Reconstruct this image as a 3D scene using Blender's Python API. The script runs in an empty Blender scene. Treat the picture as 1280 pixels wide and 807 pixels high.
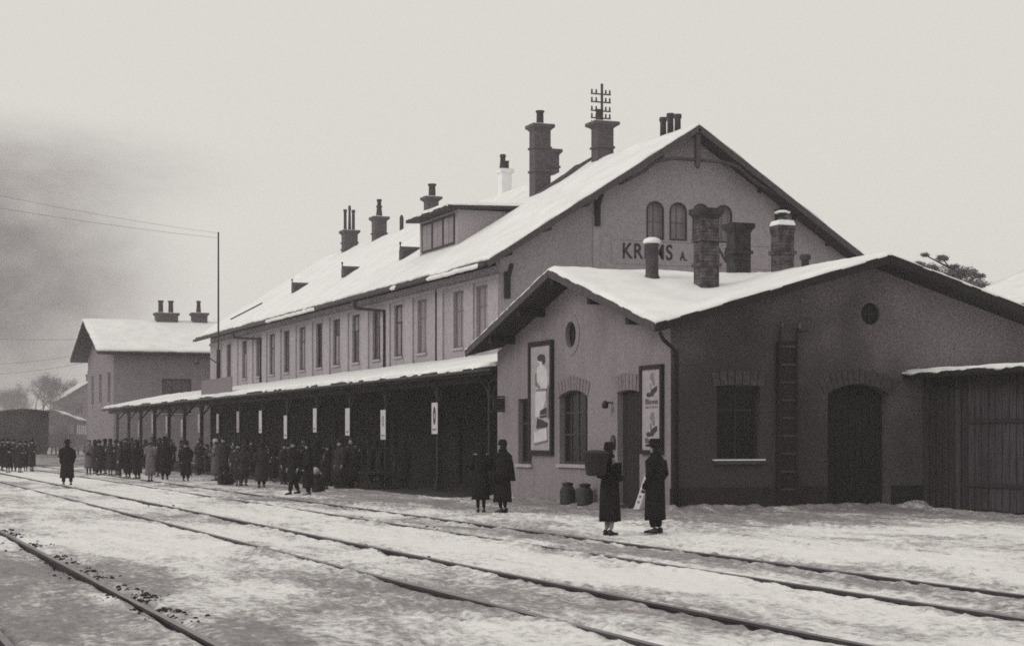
import bpy, bmesh, math, random
from mathutils import Vector, Matrix, noise
from mathutils.geometry import tessellate_polygon
random.seed(7)
SC = bpy.context.scene
COL = SC.collection

# ------------------------------------------------------------------ camera, sky, sun, exposure
F, HZ, CX, EYE = 2150.0, 547.0, 640.0, 1.75
TH = math.atan2(860, 2150)
CO, SI = math.cos(TH), math.sin(TH)
cd = bpy.data.cameras.new('camera')
cam = bpy.data.objects.new('camera', cd); COL.objects.link(cam)
cam.location = (0, 0, EYE); cam.rotation_euler = (math.radians(90), 0, -TH)
cd.sensor_fit = 'HORIZONTAL'; cd.sensor_width = 36; cd.lens = 36 * F / 1280
cd.shift_y = (HZ - 403.5) / 1280
cd.clip_start = .1; cd.clip_end = 4000
SC.camera = cam

SUN_EL, SUN_AZ = 32, 262          # azimuth in degrees clockwise from +y: the sun stands over the tracks
w = bpy.data.worlds.new('World'); SC.world = w; w.use_nodes = True
nt = w.node_tree; nt.nodes.clear()
sky = nt.nodes.new('ShaderNodeTexSky'); sky.sky_type = 'NISHITA'; sky.sun_disc = False
sky.sun_elevation = math.radians(SUN_EL); sky.sun_rotation = math.radians(SUN_AZ); sky.dust_density = 4
bw = nt.nodes.new('ShaderNodeRGBToBW')
mul = nt.nodes.new('ShaderNodeMix'); mul.data_type = 'RGBA'; mul.blend_type = 'MIX'
mul.inputs[0].default_value = .94                      # closed cloud cover
mul.inputs[7].default_value = (7.45, 7.22, 6.72, 1)
bg = nt.nodes.new('ShaderNodeBackground'); bg.inputs[1].default_value = .1
wo = nt.nodes.new('ShaderNodeOutputWorld')
nt.links.new(sky.outputs[0], bw.inputs[0]); nt.links.new(bw.outputs[0], mul.inputs[6])
nt.links.new(mul.outputs[2], bg.inputs[0]); nt.links.new(bg.outputs[0], wo.inputs[0])

sl = bpy.data.lights.new('sun', 'SUN'); sl.energy = .9; sl.angle = math.radians(28); sl.color = (1, .985, .95)
sun = bpy.data.objects.new('sun', sl); COL.objects.link(sun)
az, el = math.radians(SUN_AZ), math.radians(SUN_EL)
sdir = Vector((math.sin(az) * math.cos(el), math.cos(az) * math.cos(el), math.sin(el)))
sun.rotation_euler = sdir.to_track_quat('Z', 'Y').to_euler()
sun.location = (-20, 0, 40)

vs = SC.view_settings
vs.view_transform = 'Standard'; vs.look = 'None'; vs.exposure = 0; vs.gamma = 1; vs.use_curve_mapping = False
SC.cycles.max_bounces = 5; SC.cycles.diffuse_bounces = 3; SC.cycles.glossy_bounces = 2
SC.cycles.transmission_bounces = 3; SC.cycles.volume_bounces = 1; SC.cycles.use_denoising = False
SC.cycles.filter_width = 1.7

# ------------------------------------------------------------------ pixel helpers (direction of a photo pixel)
def ray(px, py):
    a = (px - CX) / F; b = (HZ - py) / F
    return Vector((a * CO + SI, -a * SI + CO, b))
def onx(px, py, x):
    r = ray(px, py); return Vector((0, 0, EYE)) + r * (x / r.x)
def ony(px, py, y):
    r = ray(px, py); return Vector((0, 0, EYE)) + r * (y / r.y)
def onz(px, py, z=0):
    r = ray(px, py); return Vector((0, 0, EYE)) + r * ((z - EYE) / r.z)
def ond(px, py, d):
    return Vector((0, 0, EYE)) + ray(px, py) * d
def onsurf(px, py, hf, t0=30, t1=130):
    r = ray(px, py); t = t0
    while t < t1:
        p = Vector((0, 0, EYE)) + r * t
        if p.z <= hf(p.x, p.y): return p
        t += .03
    return Vector((0, 0, EYE)) + r * t1

# ------------------------------------------------------------------ materials
def tone(v):
    k = min(1, v / .6)                                  # the print is toned: darks lean to purple brown
    return (v * (1.145 - .145 * k), v * (.915 + .085 * k), v * (1.06 - .06 * k), 1)
def mat(name, v, v2=None, scale=3, detail=6, rough=.85, bump=.0, bscale=40, stretch=(1, 1, 1), lo=.35, hi=.65, spec=.3):
    m = bpy.data.materials.new(name); m.use_nodes = True
    n = m.node_tree; b = n.nodes['Principled BSDF']
    b.inputs['Roughness'].default_value = rough
    b.inputs['Specular IOR Level'].default_value = spec
    tc = n.nodes.new('ShaderNodeTexCoord'); mp = n.nodes.new('ShaderNodeMapping')
    mp.inputs['Scale'].default_value = stretch
    geo = n.nodes.new('ShaderNodeNewGeometry')
    n.links.new(geo.outputs['Position'], mp.inputs[0])
    if v2 is None: v2 = v * .8
    nz = n.nodes.new('ShaderNodeTexNoise'); nz.inputs['Scale'].default_value = scale; nz.inputs['Detail'].default_value = detail
    nz.inputs['Roughness'].default_value = .65
    cr = n.nodes.new('ShaderNodeValToRGB')
    cr.color_ramp.elements[0].position = lo; cr.color_ramp.elements[1].position = hi
    cr.color_ramp.elements[0].color = tone(v2); cr.color_ramp.elements[1].color = tone(v)
    n.links.new(mp.outputs[0], nz.inputs['Vector']); n.links.new(nz.outputs[0], cr.inputs[0])
    n.links.new(cr.outputs[0], b.inputs['Base Color'])
    if bump:
        bz = n.nodes.new('ShaderNodeTexNoise'); bz.inputs['Scale'].default_value = bscale; bz.inputs['Detail'].default_value = 4
        bp = n.nodes.new('ShaderNodeBump'); bp.inputs['Strength'].default_value = bump; bp.inputs['Distance'].default_value = .03
        n.links.new(geo.outputs['Position'], bz.inputs['Vector'])
        n.links.new(bz.outputs[0], bp.inputs['Height']); n.links.new(bp.outputs[0], b.inputs['Normal'])
    return m
def layered(m, v, scale, lo, hi, stretch=(1, 1, 1), offset=(0, 0, 0), fac=1.0):
    """a second, larger pattern of stains over a material made by mat()"""
    n = m.node_tree; b = n.nodes['Principled BSDF']
    old = b.inputs['Base Color'].links[0].from_socket
    geo = n.nodes.new('ShaderNodeNewGeometry'); mp = n.nodes.new('ShaderNodeMapping')
    mp.inputs['Scale'].default_value = stretch; mp.inputs['Location'].default_value = offset
    nz = n.nodes.new('ShaderNodeTexNoise'); nz.inputs['Scale'].default_value = scale; nz.inputs['Detail'].default_value = 5
    rg = n.nodes.new('ShaderNodeMapRange'); rg.inputs[1].default_value = lo; rg.inputs[2].default_value = hi; rg.inputs[4].default_value = fac
    mx = n.nodes.new('ShaderNodeMix'); mx.data_type = 'RGBA'
    mx.inputs[7].default_value = tone(v)
    n.links.new(geo.outputs['Position'], mp.inputs[0]); n.links.new(mp.outputs[0], nz.inputs['Vector'])
    n.links.new(nz.outputs[0], rg.inputs[0]); n.links.new(rg.outputs[0], mx.inputs[0])
    n.links.new(old, mx.inputs[6]); n.links.new(mx.outputs[2], b.inputs['Base Color'])
    return m

M = {}
M['snow'] = mat('snow', .85, .74, scale=.9, rough=.7, bump=.12, bscale=9)
M['plaster'] = layered(layered(mat('plaster_light', .27, .19, scale=14, bump=.7, bscale=55), .14, .55, .5, .8, fac=.7), .15, 1.6, .52, .75, stretch=(1, 1, .12), fac=.5)
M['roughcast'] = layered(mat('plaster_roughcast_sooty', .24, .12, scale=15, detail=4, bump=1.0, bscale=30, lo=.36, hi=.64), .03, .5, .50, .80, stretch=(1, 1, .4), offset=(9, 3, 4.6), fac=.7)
def dark_patch(m, c, r0, r1, v, fac):  # darkens the wall round a centre, with a ragged edge fading outwards
    n = m.node_tree; b = n.nodes['Principled BSDF']; L = n.links.new
    old = b.inputs['Base Color'].links[0].from_socket
    geo = n.nodes.new('ShaderNodeNewGeometry'); nz = n.nodes.new('ShaderNodeTexNoise'); nz.inputs['Scale'].default_value = .7; nz.inputs['Detail'].default_value = 6
    L(geo.outputs['Position'], nz.inputs['Vector'])
    di = n.nodes.new('ShaderNodeVectorMath'); di.operation = 'DISTANCE'; di.inputs[1].default_value = c; L(geo.outputs['Position'], di.inputs[0])
    ad = n.nodes.new('ShaderNodeMath'); ad.operation = 'MULTIPLY_ADD'; L(nz.outputs[0], ad.inputs[0]); ad.inputs[1].default_value = 5; L(di.outputs['Value'], ad.inputs[2])
    rg = n.nodes.new('ShaderNodeMapRange'); rg.interpolation_type = 'SMOOTHSTEP'; L(ad.outputs[0], rg.inputs[0]); rg.inputs[1].default_value = r0 + 2.5; rg.inputs[2].default_value = r1 + 2.5; rg.inputs[3].default_value = fac; rg.inputs[4].default_value = 0
    mx = n.nodes.new('ShaderNodeMix'); mx.data_type = 'RGBA'; mx.inputs[7].default_value = tone(v); L(rg.outputs[0], mx.inputs[0]); L(old, mx.inputs[6]); L(mx.outputs[2], b.inputs['Base Color'])
dark_patch(M['roughcast'], (20.5, 35.8, 1.2), 2.0, 6.5, .02, .8)
M['main'] = layered(mat('plaster_main', .36, .28, scale=9, bump=.4, bscale=40), .2, .4, .5, .85, stretch=(1, 1, .35), fac=.7)
M['trim'] = mat('plaster_trim', .37, .29, scale=6, bump=.2)
M['farwall'] = layered(mat('plaster_far', .22, .17, scale=2), .14, .35, .5, .8, fac=.5)
M['plinth'] = mat('plinth_stone', .03, .015, scale=8, bump=.5, bscale=20)
M['wood'] = mat('wood_dark', .02, .012, scale=6, stretch=(4, 4, .6), bump=.25, bscale=25)
M['woodmid'] = mat('wood_weathered', .035, .015, scale=5, stretch=(5, 5, .4), bump=.3, bscale=25)
M['board'] = layered(mat('board_weathered', .07, .022, scale=4, stretch=(6, 6, .4), bump=.4, bscale=25), .02, .5, .4, .7)
M['barge'] = mat('barge_board', .075, .05, scale=4, stretch=(2, 2, .7), bump=.2)
M['soffit'] = mat('soffit_boards', .03, .018, scale=4, bump=.2)
M['black'] = mat('iron_black', .022, .015, scale=8, rough=.6)
M['iron'] = mat('iron_grey', .06, .035, scale=6, rough=.6)
M['steel'] = mat('rail_steel', .045, .025, scale=9, rough=.55, stretch=(1, .2, 1))
M['railtop'] = mat('rail_head', .2, .1, scale=5, rough=.35, stretch=(1, .2, 1))
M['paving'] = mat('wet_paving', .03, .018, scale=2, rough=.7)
M['deep_shade'] = mat('plaster_canopy_shade', .014, .008, scale=4)  # ground-floor wall: the shade under the canopy is put into its colour
M['frame'] = mat('window_frame', .05, .03, scale=6)
M['framel'] = mat('window_frame_light', .17, .12, scale=6)
M['paneb'] = mat('pane_pale', .24, .18, scale=1.2, rough=.5)  # pale grey pane colour, close to the wall tone
M['pane'] = mat('pane_glass', .10, .05, scale=.6, rough=.12, spec=.5)
M['paned'] = mat('pane_dark', .012, .006, scale=.6, rough=.25, spec=.12)
M['chim'] = mat('chimney_plaster', .10, .06, scale=6, bump=.4, bscale=25)
M['chimw'] = mat('chimney_white', .88, .8, scale=3, bump=.3)  # near white, so the chimney merges with the sky behind
M['pot'] = mat('chimney_pot', .055, .03, scale=8)
M['letter'] = mat('letter_paint', .035, .02, scale=8)
M['paper'] = mat('paper', .36, .28, scale=5)
M['paperw'] = mat('paper_white', .56, .46, scale=5)
M['inkm'] = mat('ink_mid', .2, .14, scale=7)
M['inkd'] = mat('ink_dark', .05, .03, scale=7)
M['coat'] = mat('coat_black', .016, .010, scale=9, rough=.95, bump=.3, bscale=60, spec=.1)
M['coatg'] = mat('coat_charcoal', .035, .022, scale=9, rough=.95, bump=.3, bscale=60, spec=.1)
M['coatl'] = mat('coat_grey', .15, .09, scale=9, rough=.95, bump=.3, bscale=60, spec=.1)
M['skin'] = mat('skin', .3, .26, scale=9, rough=.6)
M['hair'] = mat('hair', .025, .015, scale=30)
M['stock'] = mat('stockings', .24, .2, scale=9)
M['shoe'] = mat('shoe_leather', .015, .01, scale=9, rough=.4)
M['cloth'] = mat('cloth_light', .4, .3, scale=9)
M['basket'] = mat('wicker', .025, .012, scale=30, stretch=(1, 1, 3), bump=.6, bscale=50)
M['bark'] = mat('bark', .05, .03, scale=6)
M['twig'] = mat('twigs', .07, .045, scale=2)
M['leaf'] = mat('evergreen', .16, .09, scale=1.5)
M['clod'] = mat('ballast', .035, .015, scale=9, bump=.6)
M['insul'] = mat('porcelain', .12, .06, scale=6, rough=.3)

def brick_mat(name, c1, c2, mo, s):
    m = bpy.data.materials.new(name); m.use_nodes = True
    n = m.node_tree; b = n.nodes['Principled BSDF']; b.inputs['Roughness'].default_value = .9
    tc = n.nodes.new('ShaderNodeTexCoord')
    sx = n.nodes.new('ShaderNodeSeparateXYZ'); ad = n.nodes.new('ShaderNodeMath'); cb = n.nodes.new('ShaderNodeCombineXYZ')
    n.links.new(tc.outputs['Object'], sx.inputs[0]); n.links.new(sx.outputs[0], ad.inputs[0]); n.links.new(sx.outputs[1], ad.inputs[1])
    n.links.new(ad.outputs[0], cb.inputs[0]); n.links.new(sx.outputs[2], cb.inputs[1])
    bk = n.nodes.new('ShaderNodeTexBrick'); bk.inputs['Scale'].default_value = s
    bk.inputs['Color1'].default_value = tone(c1); bk.inputs['Color2'].default_value = tone(c2); bk.inputs['Mortar'].default_value = tone(mo)
    bk.inputs['Brick Width'].default_value = .28; bk.inputs['Row Height'].default_value = .085; bk.inputs['Mortar Size'].default_value = .012
    nz = n.nodes.new('ShaderNodeTexNoise'); nz.inputs['Scale'].default_value = 5; nz.inputs['Detail'].default_value = 6
    mr = n.nodes.new('ShaderNodeMapRange'); mr.inputs[1].default_value = .35; mr.inputs[2].default_value = .7; mr.inputs[3].default_value = .35; mr.inputs[4].default_value = 1.5
    vm = n.nodes.new('ShaderNodeVectorMath'); vm.operation = 'MULTIPLY'
    n.links.new(tc.outputs['Object'], nz.inputs['Vector']); n.links.new(nz.outputs[0], mr.inputs[0])
    n.links.new(cb.outputs[0], bk.inputs['Vector']); n.links.new(bk.outputs[0], vm.inputs[0]); n.links.new(mr.outputs[0], vm.inputs[1])
    n.links.new(vm.outputs[0], b.inputs['Base Color'])
    bp = n.nodes.new('ShaderNodeBump'); bp.inputs['Strength'].default_value = .7; bp.inputs['Distance'].default_value = .02
    n.links.new(bk.outputs['Fac'], bp.inputs['Height']); bp.invert = True; n.links.new(bp.outputs[0], b.inputs['Normal'])
    return m
M['brick'] = brick_mat('chimney_brick', .07, .035, .10, 1)
M['brickb'] = brick_mat('chimney_brick_sooty', .03, .02, .035, 1)
M['voussoir'] = mat('voussoir_brick', .2, .14, scale=9, bump=.5)
M['voussoird'] = mat('voussoir_brick_sooty', .085, .035, scale=9, bump=.5)

# ------------------------------------------------------------------ mesh builder
def fbm(x, y, z=0, o=4):
    return noise.fractal(Vector((x, y, z)), 1.0, 2.0, o)
class MB:
    def __init__(s): s.v = []; s.f = []; s.m = []; s.sm = []
    def add(s, vs, fs, mi=0, smooth=False):
        o = len(s.v); s.v += [tuple(p) for p in vs]
        for f in fs:
            s.f.append([o + i for i in f]); s.m.append(mi); s.sm.append(smooth)
        return s
    def box(s, x0, x1, y0, y1, z0, z1, mi=0, M4=None):
        P = [Vector(p) for p in ((x0, y0, z0), (x1, y0, z0), (x1, y1, z0), (x0, y1, z0), (x0, y0, z1), (x1, y0, z1), (x1, y1, z1), (x0, y1, z1))]
        if M4 is not None: P = [M4 @ p for p in P]
        return s.add(P, [(3, 2, 1, 0), (4, 5, 6, 7), (0, 1, 5, 4), (1, 2, 6, 5), (2, 3, 7, 6), (3, 0, 4, 7)], mi)
    def beam(s, a, b, wd, hd, up=(0, 0, 1), mi=0):
        a = Vector(a); b = Vector(b); d = (b - a).normalized(); up = Vector(up)
        sd = d.cross(up).normalized(); u = sd.cross(d)
        P = []
        for q in (a, b):
            for i, j in ((-1, -1), (1, -1), (1, 1), (-1, 1)): P.append(q + sd * (i * wd / 2) + u * (j * hd / 2))
        return s.add(P, [(0, 1, 2, 3), (7, 6, 5, 4), (0, 4, 5, 1), (1, 5, 6, 2), (2, 6, 7, 3), (3, 7, 4, 0)], mi)
    def lathe(s, prof, c=(0, 0, 0), n=12, mi=0, smooth=True, sx=1, sy=1, ph=0):
        P = []; Fc = []
        for r, z in prof:
            for k in range(n):
                a = 2 * math.pi * k / n + ph
                P.append((c[0] + r * sx * math.cos(a), c[1] + r * sy * math.sin(a), c[2] + z))
        for i in range(len(prof) - 1):
            for k in range(n):
                k2 = (k + 1) % n
                Fc.append((i * n + k, i * n + k2, (i + 1) * n + k2, (i + 1) * n + k))
        Fc.append(tuple(reversed(range(n)))); Fc.append(tuple(range((len(prof) - 1) * n, len(prof) * n)))
        return s.add(P, Fc, mi, smooth)
    def tube(s, path, rad, n=6, mi=0, smooth=True):
        path = [Vector(p) for p in path]
        if not isinstance(rad, (list, tuple)): rad = [rad] * len(path)
        P = []; Fc = []
        for i, p in enumerate(path):
            d = (path[min(i + 1, len(path) - 1)] - path[max(i - 1, 0)]).normalized()
            ref = Vector((0, 0, 1)) if abs(d.z) < .9 else Vector((1, 0, 0))
            u = d.cross(ref).normalized(); v = u.cross(d)
            for k in range(n):
                a = 2 * math.pi * k / n
                P.append(p + u * (rad[i] * math.cos(a)) + v * (rad[i] * math.sin(a)))
        for i in range(len(path) - 1):
            for k in range(n):
                k2 = (k + 1) % n
                Fc.append((i * n + k, i * n + k2, (i + 1) * n + k2, (i + 1) * n + k))
        Fc.append(tuple(reversed(range(n)))); Fc.append(tuple(range((len(path) - 1) * n, len(path) * n)))
        return s.add(P, Fc, mi, smooth)
    def prism(s, outline, f0, f1, holes=(), mi=0):
        """outline and holes: 2-D polygons; f0, f1 map a 2-D point to the front and back 3-D point"""
        loops = [[Vector((p[0], p[1], 0)) for p in outline]] + [[Vector((p[0], p[1], 0)) for p in h] for h in holes]
        tri = tessellate_polygon(loops)
        flat = [p for l in loops for p in l]; N = len(flat)
        P = [f0(p.x, p.y) for p in flat] + [f1(p.x, p.y) for p in flat]
        Fc = [tuple(t) for t in tri] + [tuple(N + i for i in reversed(t)) for t in tri]
        o = 0
        for l in loops:
            n = len(l)
            for k in range(n):
                a, b = o + k, o + (k + 1) % n
                Fc.append((a, b, N + b, N + a))
            o += n
        return s.add(P, Fc, mi)
    def build(s, name, mats, parent=None, org=None, loc=None, smooth_angle=None):
        if org is None: org = ROOT.get(parent.name, Vector()) if parent is not None else Vector()
        me = bpy.data.meshes.new(name)
        me.from_pydata([tuple(Vector(p) - org) for p in s.v], [], s.f)
        if not isinstance(mats, (list, tuple)): mats = [mats]
        for m in mats: me.materials.append(m)
        me.polygons.foreach_set('material_index', s.m)
        me.polygons.foreach_set('use_smooth', s.sm)
        bm = bmesh.new(); bm.from_mesh(me); bmesh.ops.recalc_face_normals(bm, faces=bm.faces); bm.to_mesh(me); bm.free()
        return link(name, me, parent, org if parent is None and loc is None else None, loc)
ROOT = {}
def link(name, me, parent=None, org=None, loc=None):
    o = bpy.data.objects.new(name, me); COL.objects.link(o)
    if parent is not None:
        o.parent = parent; ROOT[o.name] = ROOT.get(parent.name, Vector())
    elif org is not None: o.location = org; ROOT[o.name] = Vector(org)
    if loc is not None: o.location = loc
    return o
def tag(o, label=None, cat=None, group=None, kind=None):
    if label: o['label'] = label
    if cat: o['category'] = cat
    if group: o['group'] = group
    if kind: o['kind'] = kind
    return o
def thing(name, loc, label, cat, group=None, rz=0):
    o = bpy.data.objects.new(name, None); COL.objects.link(o); o.location = loc; o.rotation_euler.z = rz
    o.empty_display_size = .2
    ROOT[o.name] = Vector(loc) if rz == 0 else Vector()
    return tag(o, label, cat, group)
def mesh_of(mb, name, mats):
    """mesh data only, to be shared by alike pieces"""
    o = mb.build(name, mats); me = o.data; bpy.data.objects.remove(o); return me
def place(name, me, parent, loc, rot=(0, 0, 0), scale=(1, 1, 1)):
    o = bpy.data.objects.new(name, me); COL.objects.link(o); o.parent = parent
    o.location = Vector(loc) - ROOT.get(parent.name, Vector()); o.rotation_euler = rot; o.scale = scale
    ROOT[o.name] = Vector()          # its own children are placed in its local frame
    return o
def copy_tree(o, parent=None):
    c = o.copy(); COL.objects.link(c); c.parent = parent
    for ch in list(o.children): copy_tree(ch, c)
    return c
def arc_hole(u0, u1, z0, z1, rise, n=8):
    """window opening with a segmental head: z1 is the top of the arc, rise its height"""
    pts = [(u0, z0), (u1, z0), (u1, z1 - rise)]
    wd = u1 - u0; R = (wd * wd / 4 + rise * rise) / (2 * rise); cu = (u0 + u1) / 2; cz = z1 - R
    a = math.asin(min(1, wd / 2 / R))
    if rise >= wd / 2 - 1e-4: a = math.pi / 2
    for k in range(1, n): t = a - 2 * a * k / n; pts.append((cu + R * math.sin(t), cz + R * math.cos(t)))
    pts.append((u0, z1 - rise))
    return pts
def circ(u, z, ru, rz, n=20): return [(u + ru * math.cos(2 * math.pi * k / n), z + rz * math.sin(2 * math.pi * k / n)) for k in range(n)]
def grid_solid(xs, ys, top, bot, mi=0, warp=None):
    """closed solid between two height fields over a grid of x and y"""
    mb = MB(); nx, ny = len(xs), len(ys); P = []
    for lvl in (top, bot):
        for j, y in enumerate(ys):
            for i, x in enumerate(xs):
                X, Y = (x, y) if warp is None else warp(i, j, x, y, nx, ny)
                P.append((X, Y, lvl(X, Y)))
    N = nx * ny; Fc = []
    for j in range(ny - 1):
        for i in range(nx - 1):
            a = j * nx + i
            Fc.append((a, a + 1, a + nx + 1, a + nx)); Fc.append((N + a + nx, N + a + nx + 1, N + a + 1, N + a))
    for i in range(nx - 1):
        a = i; Fc.append((a, N + a, N + a + 1, a + 1)); a = (ny - 1) * nx + i; Fc.append((a + 1, N + a + 1, N + a, a))
    for j in range(ny - 1):
        a = j * nx; Fc.append((a + nx, N + a + nx, N + a, a)); a = j * nx + nx - 1; Fc.append((a, N + a, N + a + nx, a + nx))
    mb.add(P, Fc, mi, True); return mb
def lin(a, b, step):
    n = max(2, int(abs(b - a) / step) + 1); return [a + (b - a) * i / (n - 1) for i in range(n)]

# ------------------------------------------------------------------ ground
RAILS = (1.43, 3.03, 6.42, 8.03, 10.6, 12.15)
BARE = (.9, 1.0, .5, .9, .3, .75)                 # how far each rail has been cleared of snow
FOOT = {}
def _footprints():
    R = random.Random(77)
    for p in range(150):
        zone = R.random()
        if zone < .5: x, y, a = R.uniform(12.8, 18), R.uniform(20, 50), R.choice((0, 3.14)) + R.gauss(0, .35)
        elif zone < .8: x, y, a = R.uniform(3.4, 12), R.uniform(12, 50), R.choice((0, 3.14)) + R.gauss(0, .3)
        else: x, y, a = R.uniform(4, 17), R.uniform(14, 50), R.uniform(0, 6.28)
        for k in range(R.randint(8, 26)):
            a += R.gauss(0, .06); x += .36 * math.sin(a); y += .36 * math.cos(a)
            s = .1 if k % 2 else -.1
            fx_, fy_ = x + s * math.cos(a), y - s * math.sin(a)
            FOOT.setdefault((int(fx_ // .5), int(fy_ // .5)), []).append((fx_, fy_, math.sin(a), math.cos(a), R.uniform(.02, .045)))
_footprints()
def foot_h(x, y):
    h = 0; cx, cy = int(x // .5), int(y // .5)
    for i in (-1, 0, 1):
        for j in (-1, 0, 1):
            for (fx_, fy_, sa, ca, dp) in FOOT.get((cx + i, cy + j), ()):
                dx_, dy_ = x - fx_, y - fy_; u = dx_ * sa + dy_ * ca; v = dx_ * ca - dy_ * sa
                q = (u / .17) ** 2 + (v / .085) ** 2
                if q < 4: h += -dp * math.exp(-q * q) + .3 * dp * math.exp(-(q - 2) ** 2 * 2)
    return h
def ground_h(x, y):
    near = max(0, 1 - abs(y - 30) / 140)
    h = .04 * fbm(x * .5, y * .3, 1) + .035 * fbm(x * 1.9, y * 1.2, 5) + .022 * fbm(x * 5, y * 4, 9, 3)
    h *= near
    if 3 < x < 19 and 11 < y < 52: h += foot_h(x, y)
    d, bare = min((abs(x - r), q) for r, q in zip(RAILS, BARE))
    if -20 < y < 200:
        if d < .5: h += -.07 * bare * math.exp(-(d / .075) ** 2) + (.035 * (1 - bare)) * math.exp(-(d / .28) ** 2) * (1 + .9 * fbm(x * .8, y * .5, 12)) + .018 * math.exp(-((d - .2) / .09) ** 2) * (1 + fbm(x * 3, y * 1.5))
        if 12.5 < x < 40: h += .03 * min(1, (x - 12.5) / .6)
        if x > 18 and 33 < y < 35.9: h += .12 * math.exp(-((y - 35.75) / .3) ** 2) * (1 + .8 * fbm(x * 1.5, 3))
        if 17.5 < x < 18.4 and 35.5 < y < 47: h += .07 * math.exp(-((x - 18.2) / .2) ** 2) * (1 + fbm(y * 1.5, 3))
        if x > 16.6 and y > 47: h -= .13 * min(1, (x - 16.6) / .5)
    return h
def axis(fine0, fine1, step, far0, far1):
    a = []; x = fine0; s = step
    while x > far0: x -= s; s *= 1.25; a.append(max(x, far0))
    a = a[::-1]; x = fine0
    while x < fine1: a.append(x); x += step
    s = step
    while x < far1: a.append(x); s *= 1.25; x += s
    a.append(far1); return a
gx = axis(-1, 29, .075, -420, 420); gy = sorted(set(axis(9, 42, .09, -60, 43)[:-1] + axis(43.2, 66, .16, 43.1, 620)))
mb = MB(); nx = len(gx)
P = [(x, y, ground_h(x, y)) for y in gy for x in gx]
mb.add(P, [(j * nx + i, j * nx + i + 1, (j + 1) * nx + i + 1, (j + 1) * nx + i) for j in range(len(gy) - 1) for i in range(nx - 1)], 0, True)

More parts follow.
